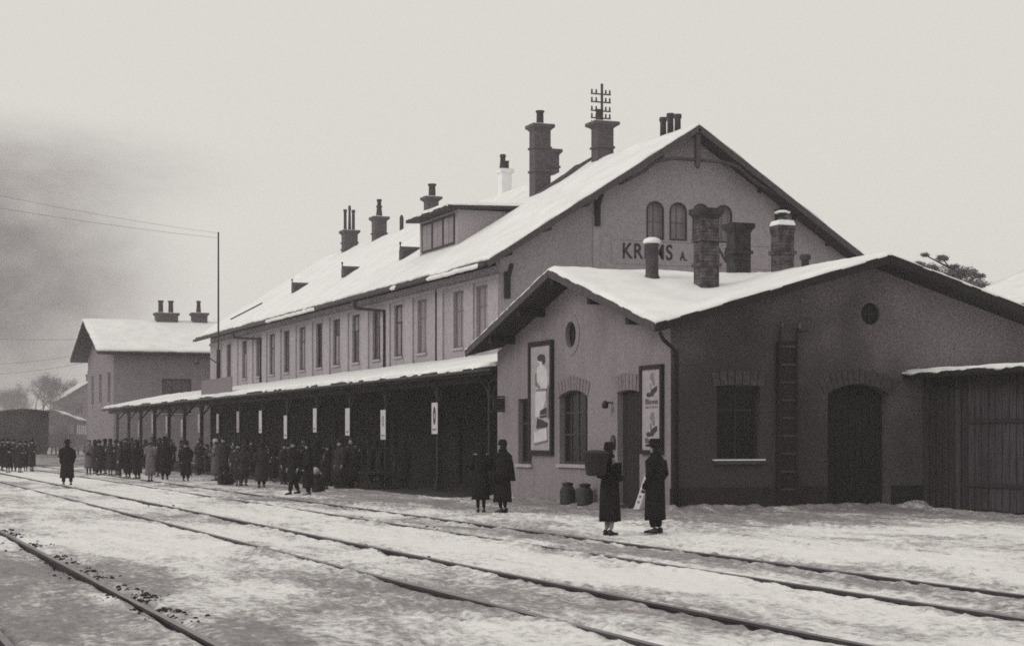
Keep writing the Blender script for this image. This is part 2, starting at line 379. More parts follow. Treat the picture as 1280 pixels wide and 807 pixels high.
def ground_material():
    m = bpy.data.materials.new('snow_ground'); m.use_nodes = True
    n = m.node_tree; b = n.nodes['Principled BSDF']; L = n.links.new
    b.inputs['Roughness'].default_value = .75; b.inputs['Specular IOR Level'].default_value = .25
    geo = n.nodes.new('ShaderNodeNewGeometry'); sep = n.nodes.new('ShaderNodeSeparateXYZ'); L(geo.outputs['Position'], sep.inputs[0])
    def nz(scale, st, det=6, ro=.6, off=(0, 0, 0), dist=0):
        mp = n.nodes.new('ShaderNodeMapping'); mp.inputs['Scale'].default_value = st; mp.inputs['Location'].default_value = off
        t = n.nodes.new('ShaderNodeTexNoise'); t.inputs['Scale'].default_value = scale; t.inputs['Detail'].default_value = det; t.inputs['Roughness'].default_value = ro
        t.inputs['Distortion'].default_value = dist
        L(geo.outputs['Position'], mp.inputs[0]); L(mp.outputs[0], t.inputs['Vector']); return t.outputs[0]
    def ma(op, a, c=None, clamp=False):
        t = n.nodes.new('ShaderNodeMath'); t.operation = op; t.use_clamp = clamp
        for k, q in enumerate((a, c)):
            if q is None: continue
            if isinstance(q, (int, float)): t.inputs[k].default_value = q
            else: L(q, t.inputs[k])
        return t.outputs[0]
    def rng(a, lo, hi, o0=0, o1=1):
        t = n.nodes.new('ShaderNodeMapRange'); t.interpolation_type = 'SMOOTHSTEP'
        L(a, t.inputs[0]); t.inputs[1].default_value = lo; t.inputs[2].default_value = hi; t.inputs[3].default_value = o0; t.inputs[4].default_value = o1
        return t.outputs[0]
    def mix(f, a, c):
        t = n.nodes.new('ShaderNodeMix'); t.data_type = 'RGBA'; L(f, t.inputs[0])
        for k, q in ((6, a), (7, c)):
            if isinstance(q, tuple): t.inputs[k].default_value = q
            else: L(q, t.inputs[k])
        return t.outputs[2]
    x = sep.outputs[0]; y = sep.outputs[1]
    # slush: how trodden the snow is, by strip; platform greys also hold painted shade
    big = nz(.32, (1, .35, 1), 5, .55, (3, 1, 0), .6); midn = nz(1.5, (1, .3, 1), 7, .68); fine = nz(9, (1, .7, 1), 5, .7)
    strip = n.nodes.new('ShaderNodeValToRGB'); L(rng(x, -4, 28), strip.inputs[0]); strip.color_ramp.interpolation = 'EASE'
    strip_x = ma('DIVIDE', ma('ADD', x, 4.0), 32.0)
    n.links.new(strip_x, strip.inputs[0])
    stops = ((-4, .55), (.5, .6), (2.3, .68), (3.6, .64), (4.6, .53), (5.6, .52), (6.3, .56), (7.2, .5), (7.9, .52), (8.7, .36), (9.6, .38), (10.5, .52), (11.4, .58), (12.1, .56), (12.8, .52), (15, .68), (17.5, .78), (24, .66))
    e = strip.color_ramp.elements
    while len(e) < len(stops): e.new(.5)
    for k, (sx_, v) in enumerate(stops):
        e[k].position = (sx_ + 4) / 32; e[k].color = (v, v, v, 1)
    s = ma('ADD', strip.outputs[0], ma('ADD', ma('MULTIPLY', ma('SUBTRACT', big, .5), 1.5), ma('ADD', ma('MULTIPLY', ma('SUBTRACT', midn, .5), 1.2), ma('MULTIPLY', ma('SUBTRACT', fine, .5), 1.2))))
    # away from the buildings the snow is whiter: less trodden, no shade painted in
    open_ = ma('MULTIPLY', rng(y, 31.5, 24.0), rng(x, 12.6, 15.0)); s = ma('SUBTRACT', s, ma('MULTIPLY', open_, .42))
    far_ = ma('MULTIPLY', rng(y, 19.0, 34.0), rng(x, 11.5, 9.0)); s = ma('SUBTRACT', s, ma('MULTIPLY', far_, .14))
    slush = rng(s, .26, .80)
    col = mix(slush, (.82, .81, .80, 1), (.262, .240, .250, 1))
    # crushed, grainy texture of the slush itself
    grain = n.nodes.new('ShaderNodeVectorMath'); grain.operation = 'MULTIPLY'; L(col, grain.inputs[0])
    gs = rng(ma('ADD', ma('MULTIPLY', nz(14, (1, .6, 1), 5, .75, (4, 4, 0)), .6), ma('MULTIPLY', nz(3.1, (1, .4, 1), 5, .7, (8, 1, 0)), .4)), .36, .62, .62, 1.22)
    gm = n.nodes.new('ShaderNodeMix'); gm.data_type = 'FLOAT'; L(ma('MULTIPLY', slush, .9), gm.inputs[0]); gm.inputs[2].default_value = 1; L(gs, gm.inputs[3])
    L(gm.outputs[0], grain.inputs[1]); col = grain.outputs[0]
    # mud along the rails
    d = None
    for r, br in zip(RAILS, BARE):
        q = ma('ADD', ma('ABSOLUTE', ma('SUBTRACT', x, r)), (1 - br) * .13); d = q if d is None else ma('MINIMUM', d, q)
    edge = ma('ADD', d, ma('MULTIPLY', ma('SUBTRACT', nz(1.1, (1, .35, 1), 6, .7, (7, 2, 0)), .5), .55))
    mud = rng(edge, .13, -.06)
    L_ = rng(d, .5, .35)
    mud = ma('MULTIPLY', mud, L_)
    col = mix(mud, col, tone(.05))
    groove = rng(ma('ADD', d, ma('MULTIPLY', ma('SUBTRACT', midn, .5), .12)), .085, .045)
    col = mix(ma('MULTIPLY', groove, .85), col, tone(.045))
    wet = rng(nz(.8, (1, .25, 1), 6, .7, (1, 8, 0)), .62, .70)
    wet = ma('MULTIPLY', wet, rng(ma('ABSOLUTE', ma('SUBTRACT', x, 11.3)), 1.3, .4))
    col = mix(ma('MULTIPLY', wet, .8), col, tone(.08))
    wet2 = rng(nz(.55, (1, .3, 1), 6, .7, (31, 5, 0)), .60, .68)
    wet2 = ma('MULTIPLY', wet2, rng(ma('ABSOLUTE', ma('SUBTRACT', x, 3.2)), 2.2, .6))
    col = mix(ma('MULTIPLY', wet2, .7), col, tone(.12))
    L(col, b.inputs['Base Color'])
    bp = n.nodes.new('ShaderNodeBump'); bp.inputs['Strength'].default_value = .8; bp.inputs['Distance'].default_value = .05
    L(ma('ADD', ma('MULTIPLY', fine, .7), ma('MULTIPLY', nz(28, (1, 1, 1), 3, .6), .35)), bp.inputs['Height']); L(bp.outputs[0], b.inputs['Normal'])
    return m
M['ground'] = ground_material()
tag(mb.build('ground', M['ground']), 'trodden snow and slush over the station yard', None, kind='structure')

# dry paving under the platform roof
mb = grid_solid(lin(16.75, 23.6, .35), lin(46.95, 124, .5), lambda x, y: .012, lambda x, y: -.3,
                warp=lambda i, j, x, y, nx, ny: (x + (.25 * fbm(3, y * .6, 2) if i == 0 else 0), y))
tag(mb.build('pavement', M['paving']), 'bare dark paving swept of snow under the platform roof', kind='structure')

# ------------------------------------------------------------------ tracks
prof = [(-.062, -.14), (.062, -.14), (.062, -.125), (.01, -.11), (.009, -.045), (.034, -.035), (.034, -.004), (.028, .0), (-.028, .0), (-.034, -.004), (-.034, -.035), (-.009, -.045), (-.01, -.11), (-.062, -.125)]
track_labels = ('railway track bedded in slush with dark ballast clods along its rail',
                'railway track running between two bands of bright snow',
                'railway track beside the trodden platform, partly buried in snow')
for k in range(3):
    xs = RAILS[2 * k:2 * k + 2]; xc = sum(xs) / 2
    t = thing('railway_track', (xc, 60, 0), track_labels[k], 'track', 'tracks in front of the station')
    for xr in xs:
        mb = MB(); Y = lin(-6, 190, 4); n = len(prof); P = []
        for y in Y:
            for (px, pz) in prof: P.append((xr + px + .006 * fbm(xr, y * .03), y, .04 + pz + .006 * fbm(y * .05, xr)))
        Fc = []
        fm = []
        for j in range(len(Y) - 1):
            for i in range(n):
                Fc.append((j * n + i, j * n + (i + 1) % n, (j + 1) * n + (i + 1) % n, (j + 1) * n + i)); fm.append(1 if i in (6, 7, 8) else 0)
        mb.add(P, Fc); mb.m = fm
        mb.build('rail', [M['steel'], M['railtop']], t)

# clods of frozen ballast thrown up along the near track
mb = MB(); R = random.Random(3)
for k in range(3200):
    xr = R.choice((3.03, 3.03, 3.03, 1.43)); sgn = 1 if R.random() < .75 else -1
    y = R.uniform(8, 34) if R.random() < .8 else R.uniform(14, 19)
    if fbm(y * .35, xr * 3, 2) < .04 + .25 * R.random() - .1: continue
    x = xr + sgn * (.07 + abs(R.gauss(0, .13))); s = .006 + .026 * R.random() ** 3
    z = ground_h(x, y)
    ring = [(R.uniform(.6, 1.1)) for _ in range(6)]
    mb.lathe([(s * .9, -.02), (s, s * .25), (s * .5, s * .8)], (x, y, z), 6, 0, False, sx=R.uniform(.7, 1.4), sy=R.uniform(.7, 1.6), ph=R.uniform(0, 3))
for k in range(140):
    y = R.uniform(20, 46); x = R.choice((10.6, 12.15, 8.03)) + R.gauss(0, .16); s = R.uniform(.01, .035)
    if fbm(y * .5, x * .1, 7) < .05: continue
    mb.lathe([(s * .9, -.02), (s, s * .2), (s * .5, s * .6)], (x, y, ground_h(x, y)), 6, 0, False, sx=R.uniform(.7, 1.4), sy=R.uniform(.9, 2), ph=R.uniform(0, 3))
tag(mb.build('ballast', M['clod']), 'dark frozen clods of ballast strewn along the rails', 'ballast', kind='stuff')

# ------------------------------------------------------------------ building helpers
def P3(plane, p, u, z, d=0):
    """point on a wall: plane 'x' (wall faces -x, u runs along y) or 'y' (wall faces -y, u runs along x)"""
    return Vector((p + d, u, z)) if plane == 'x' else Vector((u, p + d, z))
def wall(name, parent, plane, p, outline, holes, thick, m):
    return MB().prism(outline, lambda u, z: P3(plane, p, u, z), lambda u, z: P3(plane, p, u, z, thick), holes).build(name, m, parent)
def slab(mb, plane, p, u0, u1, z0, z1, d0, d1, mi=0):
    a = P3(plane, p, u0, z0, d0); b = P3(plane, p, u1, z1, d1)
    return mb.box(min(a.x, b.x), max(a.x, b.x), min(a.y, b.y), max(a.y, b.y), z0, z1, mi)
def window(parent, plane, p, u0, u1, z0, z1, back, mull=(.5,), trans=(.66,), fm='frame', pm='pane', fw=.07, sill=True, panem=None, label=None):
    mb = MB(); W = u1 - u0; H = z1 - z0
    slab(mb, plane, p, u0, u0 + fw, z0, z1, back, back + .07); slab(mb, plane, p, u1 - fw, u1, z0, z1, back, back + .07)
    slab(mb, plane, p, u0 + fw, u1 - fw, z0, z0 + fw, back + .002, back + .068); slab(mb, plane, p, u0 + fw, u1 - fw, z1 - fw, z1, back + .002, back + .068)
    us = [u0 + fw] + [u0 + W * q for q in mull] + [u1 - fw]; zs = [z0 + fw] + [z0 + H * q for q in trans] + [z1 - fw]
    bw_ = fw * .7
    for q in trans: slab(mb, plane, p, u0 + fw, u1 - fw, z0 + H * q - bw_ / 2, z0 + H * q + bw_ / 2, back + .006, back + .062)
    for q in mull: slab(mb, plane, p, u0 + W * q - bw_ / 2, u0 + W * q + bw_ / 2, z0 + fw, z1 - fw, back + .01, back + .058)
    wdw = mb.build('window', M[fm], parent)
    if label: wdw['label'] = label
    k = 0
    for i in range(len(us) - 1):
        for j in range(len(zs) - 1):
            ml = pm if panem is None else panem[k % len(panem)]; k += 1
            q = MB(); slab(q, plane, p, us[i] + .004, us[i + 1] - .004, zs[j] + .004, zs[j + 1] - .004, back + .03, back + .036)
            q.build('pane', M[ml], wdw)
    if sill:
        q = MB(); slab(q, plane, p, u0 - .08, u1 + .08, z0 - .09, z0 - .003, -.08, back + .02); q.build('sill', M[sill if isinstance(sill, str) else 'trim'], wdw)
    return wdw
def voussoirs(parent, plane, p, u0, u1, ztop, rise, n, length, m, proud=.02, gap=.018):
    """the bricks of a window or door arch, one by one"""
    wd = u1 - u0; R = (wd * wd / 4 + rise * rise) / (2 * rise); cu = (u0 + u1) / 2; cz = ztop - R
    a = math.asin(min(1, wd / 2 / R)) * 1.06
    bw_ = 2 * a * R / n - gap
    me = mesh_of(MB().add([(-bw_ / 2, -proud, 0), (bw_ / 2, -proud, 0), (bw_ / 2 * 1.05, -proud, length), (-bw_ / 2 * 1.05, -proud, length),
                           (-bw_ / 2, .05, 0), (bw_ / 2, .05, 0), (bw_ / 2 * 1.05, .05, length), (-bw_ / 2 * 1.05, .05, length)],
                          [(0, 1, 2, 3), (7, 6, 5, 4), (0, 4, 5, 1), (1, 5, 6, 2), (2, 6, 7, 3), (3, 7, 4, 0)]), 'brick', M[m])
    for k in range(n):
        t = -a + 2 * a * (k + .5) / n
        c = P3(plane, p, cu + (R + .01) * math.sin(t), cz + (R + .01) * math.cos(t), -random.uniform(0, .012))
        rot = Matrix.Rotation(math.radians(-90) if plane == 'x' else 0, 3, 'Z') @ Matrix.Rotation(t if plane == 'y' else -t, 3, 'Y')
        place('brick', me, parent, c, rot.to_euler(), (random.uniform(.93, 1), 1, random.uniform(.93, 1.04)))
def chimney(parent, x, y, z0, z1, wx, wy, m='chim', cap=.09, collars=(), pots=(), snow=.05, flare=0, capm=None):
    mb = MB(); a, b = wx / 2, wy / 2; H = z1 - z0
    mb.box(x - a, x + a, y - b, y + b, z0, z1 - .16)
    for q in collars: mb.box(x - a - .05, x + a + .05, y - b - .05, y + b + .05, z0 + H * q, z0 + H * q + .09)
    if flare:
        mb.box(x - a - flare, x + a + flare, y - b - flare, y + b + flare, z0, z0 + .25)
    c = mb.build('chimney', M[m], parent)
    q = MB(); cw = cap
    P = []
    for (e, z) in ((.0, z1 - .28), (cw * .5, z1 - .2), (cw, z1 - .15), (cw, z1 - .03)):
        P += [(x - a - e, y - b - e, z), (x + a + e, y - b - e, z), (x + a + e, y + b + e, z), (x - a - e, y + b + e, z)]
    Fc = [(3, 2, 1, 0), (12, 13, 14, 15)]
    for i in range(3):
        for k in range(4): Fc.append((i * 4 + k, i * 4 + (k + 1) % 4, (i + 1) * 4 + (k + 1) % 4, (i + 1) * 4 + k))
    q.add(P, Fc); q.build('cap', M[capm or m], c)
    if snow:
        s = MB(); s.lathe([((a + cw) * 1.36, z1 - .032), ((a + cw) * 1.40, z1 - .005), ((a + cw) * 1.2, z1 - .03 + snow), ((a + cw) * .5, z1 - .02 + snow * 1.2)], (x, y, 0), 4, 0, False, sx=1, sy=(b + cw) / (a + cw), ph=math.pi / 4)
        s.build('snow_cap', M['snow'], c)
    for (dx, dy, r, h, kind) in pots:
        s = MB(); zb = z1 - .035
        if kind == 'cowl': pr = [(r, 0), (r, h * .62), (r * .55, h * .66), (r * .55, h * .8), (r * 1.25, h * .84), (r * .9, h)]
        elif kind == 'taper': pr = [(r * 1.1, 0), (r, h * .1), (r * .72, h * .8), (r * .95, h * .86), (r * .8, h)]
        else: pr = [(r * 1.15, 0), (r, h * .12), (r * .92, h * .86), (r * 1.2, h * .9), (r * 1.2, h)]
        s.lathe(pr, (x + dx, y + dy, zb), 10); s.build('pot', M['pot'], c)
    return c

# ------------------------------------------------------------------ the annexe with two gables
AX0, AX1, AXC = 17.5, 29.96, 23.73
AY0, AY1, AYC = 34.95, 47.35, 41.1
WX, WY = 18.3, 35.8
def zB(x): return 6.24 - .288 * abs(x - AXC)
def zA(y): return 6.22 - .288 * abs(y - AYC)
def h_annex(x, y): return max(6.24 - .288 * abs(x - AXC), 6.22 - .288 * abs(y - AYC))
def s_annex(x, y):
    a = 6.24 - .288 * abs(x - AXC); b = 6.22 - .288 * abs(y - AYC); k = .22
    h = max(k - abs(a - b), 0) / k; return max(a, b) + h * h * k * .25
annex = thing('station_annexe', (23.7, 41.1, 0), 'low plastered annexe with two gables, round windows and a snowy roof', 'building')
lw = wall('wall', annex, 'x', WX, [(WY + .003, -.3), (46.9, -.3), (46.9, zA(46.9) - .3), (AYC, 5.92), (WY + .003, h_annex(WX, WY) - .3)],
          [[(44.25, 1.02), (45.27, 1.02), (45.27, 2.85), (44.25, 2.85)], arc_hole(40.5, 42.32, 1.06, 3.0, .17), arc_hole(37.45, 38.7, .02, 2.92, .06), circ(41.55, 4.47, .34, .36)], .4, M['plaster'])
lw['label'] = 'pale plaster gable wall with posters, windows and door facing the tracks'
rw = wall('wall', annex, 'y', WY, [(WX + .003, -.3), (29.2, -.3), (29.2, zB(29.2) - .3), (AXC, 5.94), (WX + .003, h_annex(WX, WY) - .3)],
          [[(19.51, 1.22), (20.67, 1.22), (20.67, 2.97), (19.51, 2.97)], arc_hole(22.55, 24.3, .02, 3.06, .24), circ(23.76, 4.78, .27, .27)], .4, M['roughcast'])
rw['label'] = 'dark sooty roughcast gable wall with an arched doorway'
mb = MB(); mb.box(28.8, 29.19, 36.21, 46.88, -.3, 4.4); mb.box(18.72, 28.79, 46.5, 46.89, -.3, 4.2); mb.build('wall', M['plaster'], annex)
# plinth of the sooty wall, raised plaster bands of the pale wall
mb = MB(); mb.box(WX - .03, 22.5, WY - .05, WY - .002, -.2, .58); mb.box(24.35, 25.6, WY - .05, WY - .002, -.2, .58); mb.build('plinth', M['plinth'], annex)
mb = MB()
mb.box(WX - .035, WX - .002, 38.75, 46.88, -.2, .42); mb.build('plinth', M['plaster'], annex)
# roof slab and snow
axs, ays = lin(AX0, AX1, .3), lin(AY0, AY1, .3)
def snapgrid(v, c): return sorted(set([round(q, 3) for q in v] + [c]))
axs, ays = snapgrid(axs, AXC), snapgrid(ays, AYC)
grid_solid(axs, ays, lambda x, y: h_annex(x, y) - .12, lambda x, y: h_annex(x, y) - .30).build('roof', M['soffit'], annex)
fx, fy = snapgrid(lin(AX0 - .04, AX1 + .04, .16), AXC), snapgrid(lin(AY0 - .04, AY1 + .04, .16), AYC)
def snow_top(hf, amp=.03, sc=.8):
    return lambda x, y: hf(x, y) - .115 + .105 + amp * fbm(x * sc, y * sc, 3) + .012 * fbm(x * 4, y * 4, 1)
def snow_warp(e=.025):
    def wf(i, j, x, y, nx, ny):
        dx = dy = 0
        if i == 0: dx = e * fbm(y * 1.3, 1, 2) - .01
        if i == nx - 1: dx = e * fbm(y * 1.3, 5, 2)
        if j == 0: dy = e * fbm(x * 1.3, 9, 2) - .01
        if j == ny - 1: dy = e * fbm(x * 1.3, 3, 2)
        return x + dx, y + dy
    return wf
def edge_round(top, x0, x1, y0, y1, hf, r=.07):
    def t(x, y):
        d = min(x - x0, x1 - x, y - y0, y1 - y); d = max(0, min(1, (d + .05) / r))
        return hf(x, y) - .1 + (top(x, y) - hf(x, y) + .1) * math.sqrt(max(.02, 1 - (1 - d) ** 2))
    return t
grid_solid(fx, fy, edge_round(snow_top(s_annex), AX0, AX1, AY0, AY1, h_annex), lambda x, y: h_annex(x, y) - .118, warp=snow_warp()).build('snow_layer', M['snow'], annex)
# barge boards on both gables, and purlin ends
def rake(parent, plane, p, pts, drop, depth, m, w=.05, name='barge_board'):
    for (a, b) in zip(pts[:-1], pts[1:]):
        A = P3(plane, p, a[0], a[1] - drop); B = P3(plane, p, b[0], b[1] - drop)
        MB().beam(A, B, w, depth, up=(0, 0, 1)).build(name, M[m], parent)
zE = h_annex(AX0, AY0)
rake(annex, 'x', AX0 - .028, [(AY0, zE), (AYC, 6.22)], .2, .2, 'barge'); rake(annex, 'x', AX0 - .028, [(AYC, 6.22), (AY1, zA(AY1))], .2, .2, 'barge')
rake(annex, 'y', AY0 - .028, [(AX0, zE), (AXC, 6.24)], .2, .2, 'wood'); rake(annex, 'y', AY0 - .028, [(AXC, 6.24), (AX1, zB(AX1))], .2, .2, 'wood')
for y in (36.6, 38.8, 41.1, 43.4, 45.6):
    MB().box(AX0 + .05, WX - .003, y - .09, y + .09, zA(y) - .5, zA(y) - .305).build('purlin', M['wood'], annex)
# gutter corner bracket where the two eaves meet
MB().tube([(17.62, 34.98, 4.12), (17.8, 35.2, 4.0), (18.4, 35.7, 3.75), (18.4, 35.7, .2)], .05).build('downpipe', M['black'], annex)
# windows, doors
window(annex, 'x', WX, 44.25, 45.27, 1.02, 2.85, .12, (.5,), (.62,), 'frame', 'paned', sill='trim')
wv = window(annex, 'x', WX, 40.5, 42.32, 1.06, 3.0, .14, (.25, .5, .75), (.4, .7), 'frame', 'paned', sill='trim')
voussoirs(lw, 'x', WX, 40.5, 42.32, 3.0, .17, 11, .36, 'voussoir')
voussoirs(lw, 'x', WX, 37.45, 38.7, 2.92, .06, 7, .40, 'voussoir')
voussoirs(rw, 'y', WY, 19.45, 20.73, 3.0, .05, 7, .34, 'voussoird')
voussoirs(rw, 'y', WY, 22.5, 24.35, 3.06, .24, 14, .36, 'voussoird')
window(annex, 'y', WY, 19.51, 20.67, 1.22, 2.97, .16, (.5,), (.68,), 'black', 'paned', sill='voussoird')
MB().box(19.4, 20.78, WY - .09, WY + .1, 1.217, 1.245).build('snow_on_sill', M['snow'], annex)
for (pl, p, u, z, r) in (('x', WX, 41.55, 4.47, .35), ('y', WY, 23.76, 4.78, .275)):
    MB().prism(circ(u, z, r * .97, r), lambda a, b: P3(pl, p, a, b, .1), lambda a, b: P3(pl, p, a, b, .12)).build('pane', M['paned'], annex)
    if pl == 'x':
        MB().prism(circ(u, z, r + .2, r + .2, 28), lambda a, b: P3(pl, p, a, b, -.02), lambda a, b: P3(pl, p, a, b, .01), [circ(u, z, r - .004, r, 24)]).build('round_frame', M['plaster'], annex)
    MB().beam(P3(pl, p, u - r, z, .09), P3(pl, p, u + r, z, .09), .03, .03).beam(P3(pl, p, u, z - r, .085), P3(pl, p, u, z + r, .085), .03, .03, up=(1, 0, 0) if pl == 'y' else (0, 1, 0)).build('glazing_bar', M['black'], annex)
def plank_door(parent, plane, p, u0, u1, z0, z1, back, n, m):
    d = MB(); slab(d, plane, p, u0, u1, z0, z1, back + .045, back + .07); do = d.build('door', M[m], parent)
    W = (u1 - u0) / n
    me = None
    for k in range(n):
        q = MB(); slab(q, plane, p, u0 + k * W + .006, u0 + (k + 1) * W - .006, z0 + .02, z1, back + random.uniform(.0, .012), back + .043); q.build('plank', M[m], do)
    q = MB(); slab(q, plane, p, u0 + .1, u0 + .14, 1.02, 1.2, back - .05, back - .002); slab(q, plane, p, u0 + .09, u0 + .2, 1.1, 1.13, back - .075, back - .051); q.build('handle', M['iron'], do)
    return do
plank_door(annex, 'x', WX, 37.45, 38.7, .02, 2.92, .15, 6, 'wood')
plank_door(annex, 'y', WY, 22.55, 24.3, .02, 3.06, .3, 9, 'wood')
MB().box(18.0, 18.29, 37.4, 38.75, -.1, .13).build('step', M['plinth'], annex)
# chimneys of the annexe
A = onsurf(883, 357, s_annex); B = onsurf(930, 341.5, s_annex); C = onsurf(983, 336, s_annex); D = onsurf(815, 346, s_annex)
def ztop(px, py, p): return EYE + (HZ - py) / F * (p.x * SI + p.y * CO)
chimney(annex, A.x, A.y, A.z - .3, ztop(883, 260, A), .50, .44, 'brick', .10, (.62, .34), (), 0, .04, 'brickb')
chimney(annex, B.x, B.y + .3, B.z - .4, ztop(930, 277, B), .50, .46, 'brickb', .09, (.52,), (), 0, .04)
c3 = chimney(annex, C.x, C.y + .2, C.z - .4, ztop(983, 280, C), .46, .42, 'brick', .03, (.5,), ((0, 0, .13, .36, 'cowl'),), .13)
MB().lathe([(.2, 0), (.22, .03), (.12, .07), (.02, .08)], (C.x, C.y + .2, ztop(983, 280, C) + .31), 10).build('snow_cap', M['snow'], c3)
v = MB(); v.lathe([(.2, -.4), (.2, 0), (.17, .06), (.165, .78), (.19, .8), (.19, .86)], (D.x, D.y, D.z), 14)
vp = v.build('vent_pipe', M['iron'], annex)
MB().lathe([(.21, .862), (.24, .9), (.2, .98), (.1, 1.02), (.01, 1.03)], (D.x, D.y, D.z), 14).build('snow_cap', M['snow'], vp)
MB().lathe([(.1, -.3), (.1, .12), (.15, .13), (.15, .24), (.08, .27)], (AXC - .1, 38.6, 6.24), 10).build('vent_pipe', M['pot'], annex)

# cable duct like a ladder on the sooty wall
t = thing('cable_duct', (21.36, WY, 0), 'tall dark wooden cable duct with two insulator hooks on the sooty wall', 'cable duct')
MB().box(21.1, 21.62, WY - .13, WY - .004, .02, 4.05).build('duct_box', M['wood'], t)
for x in (21.1, 21.56): MB().box(x, x + .06, WY - .17, WY - .132, .02, 4.25).build('rail', M['wood'], t)
for z in lin(.5, 3.9, .42): MB().box(21.165, 21.555, WY - .155, WY - .132, z, z + .05).build('rung', M['iron'], t)
for x in (21.13, 21.6):
    MB().tube([(x, WY - .15, 4.2), (x, WY - .15, 4.35), (x + .03, WY - .2, 4.42)], .025).build('hook', M['black'], t)
    MB().lathe([(.03, 0), (.055, .02), (.04, .08), (.05, .12), (.02, .15)], (x + .03, WY - .2, 4.36), 8).build('insulator', M['insul'], t)
MB().tube([(21.66, WY - .05, 4.28), (21.85, WY - .2, 4.32)], .018).build('hook', M['black'], t)

# ------------------------------------------------------------------ board shed beside the annexe
SX = 25.25
shed = thing('board_shed', (SX, 33, 0), 'dark shed of upright weathered boards with snowy roof against the sooty wall', 'shed')
MB().box(SX + .05, 29, 28.0, WY - .06, -.1, 3.25).build('wall', M['wood'], shed)
y = WY - .07; k = 0
bme = [mesh_of(MB().box(0, .032, -.125, .125, 0, 3.18), 'board', M['board']), mesh_of(MB().box(0, .026, -.115, .125, 0, 3.16), 'board', M['woodmid'])]
while y > 28.2:
    near = y < 34.1
    place('board', bme[0 if near or random.random() < .2 else 1], shed, (SX + .012 - random.uniform(0, .012), y - .13, .03 + random.uniform(0, .05)), (random.uniform(-.006, .006), 0, 0))
    MB().box(SX - .02, SX + .01, y - .275, y - .235, .06, 3.15).build('batten', M['board'] if near else M['woodmid'], shed)
    y -= .255
for z in (.6, 2.1): MB().box(SX - .045, SX - .022, 28.0, 33.9, z, z + .09).build('ledge', M['woodmid'], shed)
def h_shed(x, y): return 3.36 + .045 * (x - (SX - .55))
grid_solid(lin(SX - .55, 29.3, .4), lin(27.6, WY - .004, .4), lambda x, y: h_shed(x, y), lambda x, y: h_shed(x, y) - .16).build('roof', M['wood'], shed)
sx_, sy_ = lin(SX - .58, 29.3, .12), lin(27.6, WY - .01, .16)
grid_solid(sx_, sy_, edge_round(lambda x, y: h_shed(x, y) + .07 + .03 * fbm(x, y, 4), SX - .55, 40, 20, 60, h_shed, .2), lambda x, y: h_shed(x, y) + .004, warp=lambda i, j, x, y, nx, ny: (x + (.06 * fbm(1, y * 1.2) if i == 0 else 0), y)).build('snow_layer', M['snow'], shed)

# ------------------------------------------------------------------ the main station building
MX, MY, MX1, MY1, MXC = 22.5, 57.4, 37.7, 107.2, 30.1
def h_main(x, y): return 13.45 - .635 * abs(x - MXC)
station = thing('station_building', (30, 80, 0), 'long two-storey station building with snow-covered gabled roof, dormer and many chimneys', 'building')
WYS = [101.9, 97.8, 94.3, 91.2, 88.05, 84.85, 81.65, 78.6, 75.4, 72.25, 69.15, 66.05, 61.75, 59.25]
wd = .58
holes = [[(y - wd, 5.18), (y + wd, 5.18), (y + wd, 7.36), (y - wd, 7.36)] for y in sorted(WYS)]
uw = wall('wall', station, 'x', MX, [(MY + .003, 4.3), (MY1, 4.3), (MY1, 7.95), (MY + .003, 7.95)], holes, .4, M['main'])
gw = wall('wall', station, 'y', MY, [(MX + .003, 0), (MX1, 0), (MX1, h_main(MX1, 0) - .34), (MXC, 13.1), (MX + .003, h_main(MX, 0) - .34)],
          [arc_hole(a, a + .62, 9.17, 10.5, .309, 12) for a in (28.38, 29.34, 30.3, 31.26)], .4, M['main'])
gw['label'] = 'tall gable wall with arched windows and painted station name'
mb = MB(); mb.box(MX, MX + .4, 46.92, MY1 - .005, -.3, 4.297); mb.build('lower_wall', M['deep_shade'], station)
mb = MB(); mb.box(37.3, MX1 - .003, MY + .41, MY1 - .41, 0, 7.9)
mb.prism([(MX + .003, 0), (MX1 - .003, 0), (MX1 - .003, h_main(MX1, 0) - .34), (MXC, 13.1), (MX + .003, h_main(MX, 0) - .34)], lambda u, z: Vector((u, MY1 - .4, z)), lambda u, z: Vector((u, MY1 - .003, z))); mb.build('wall', M['main'], station)
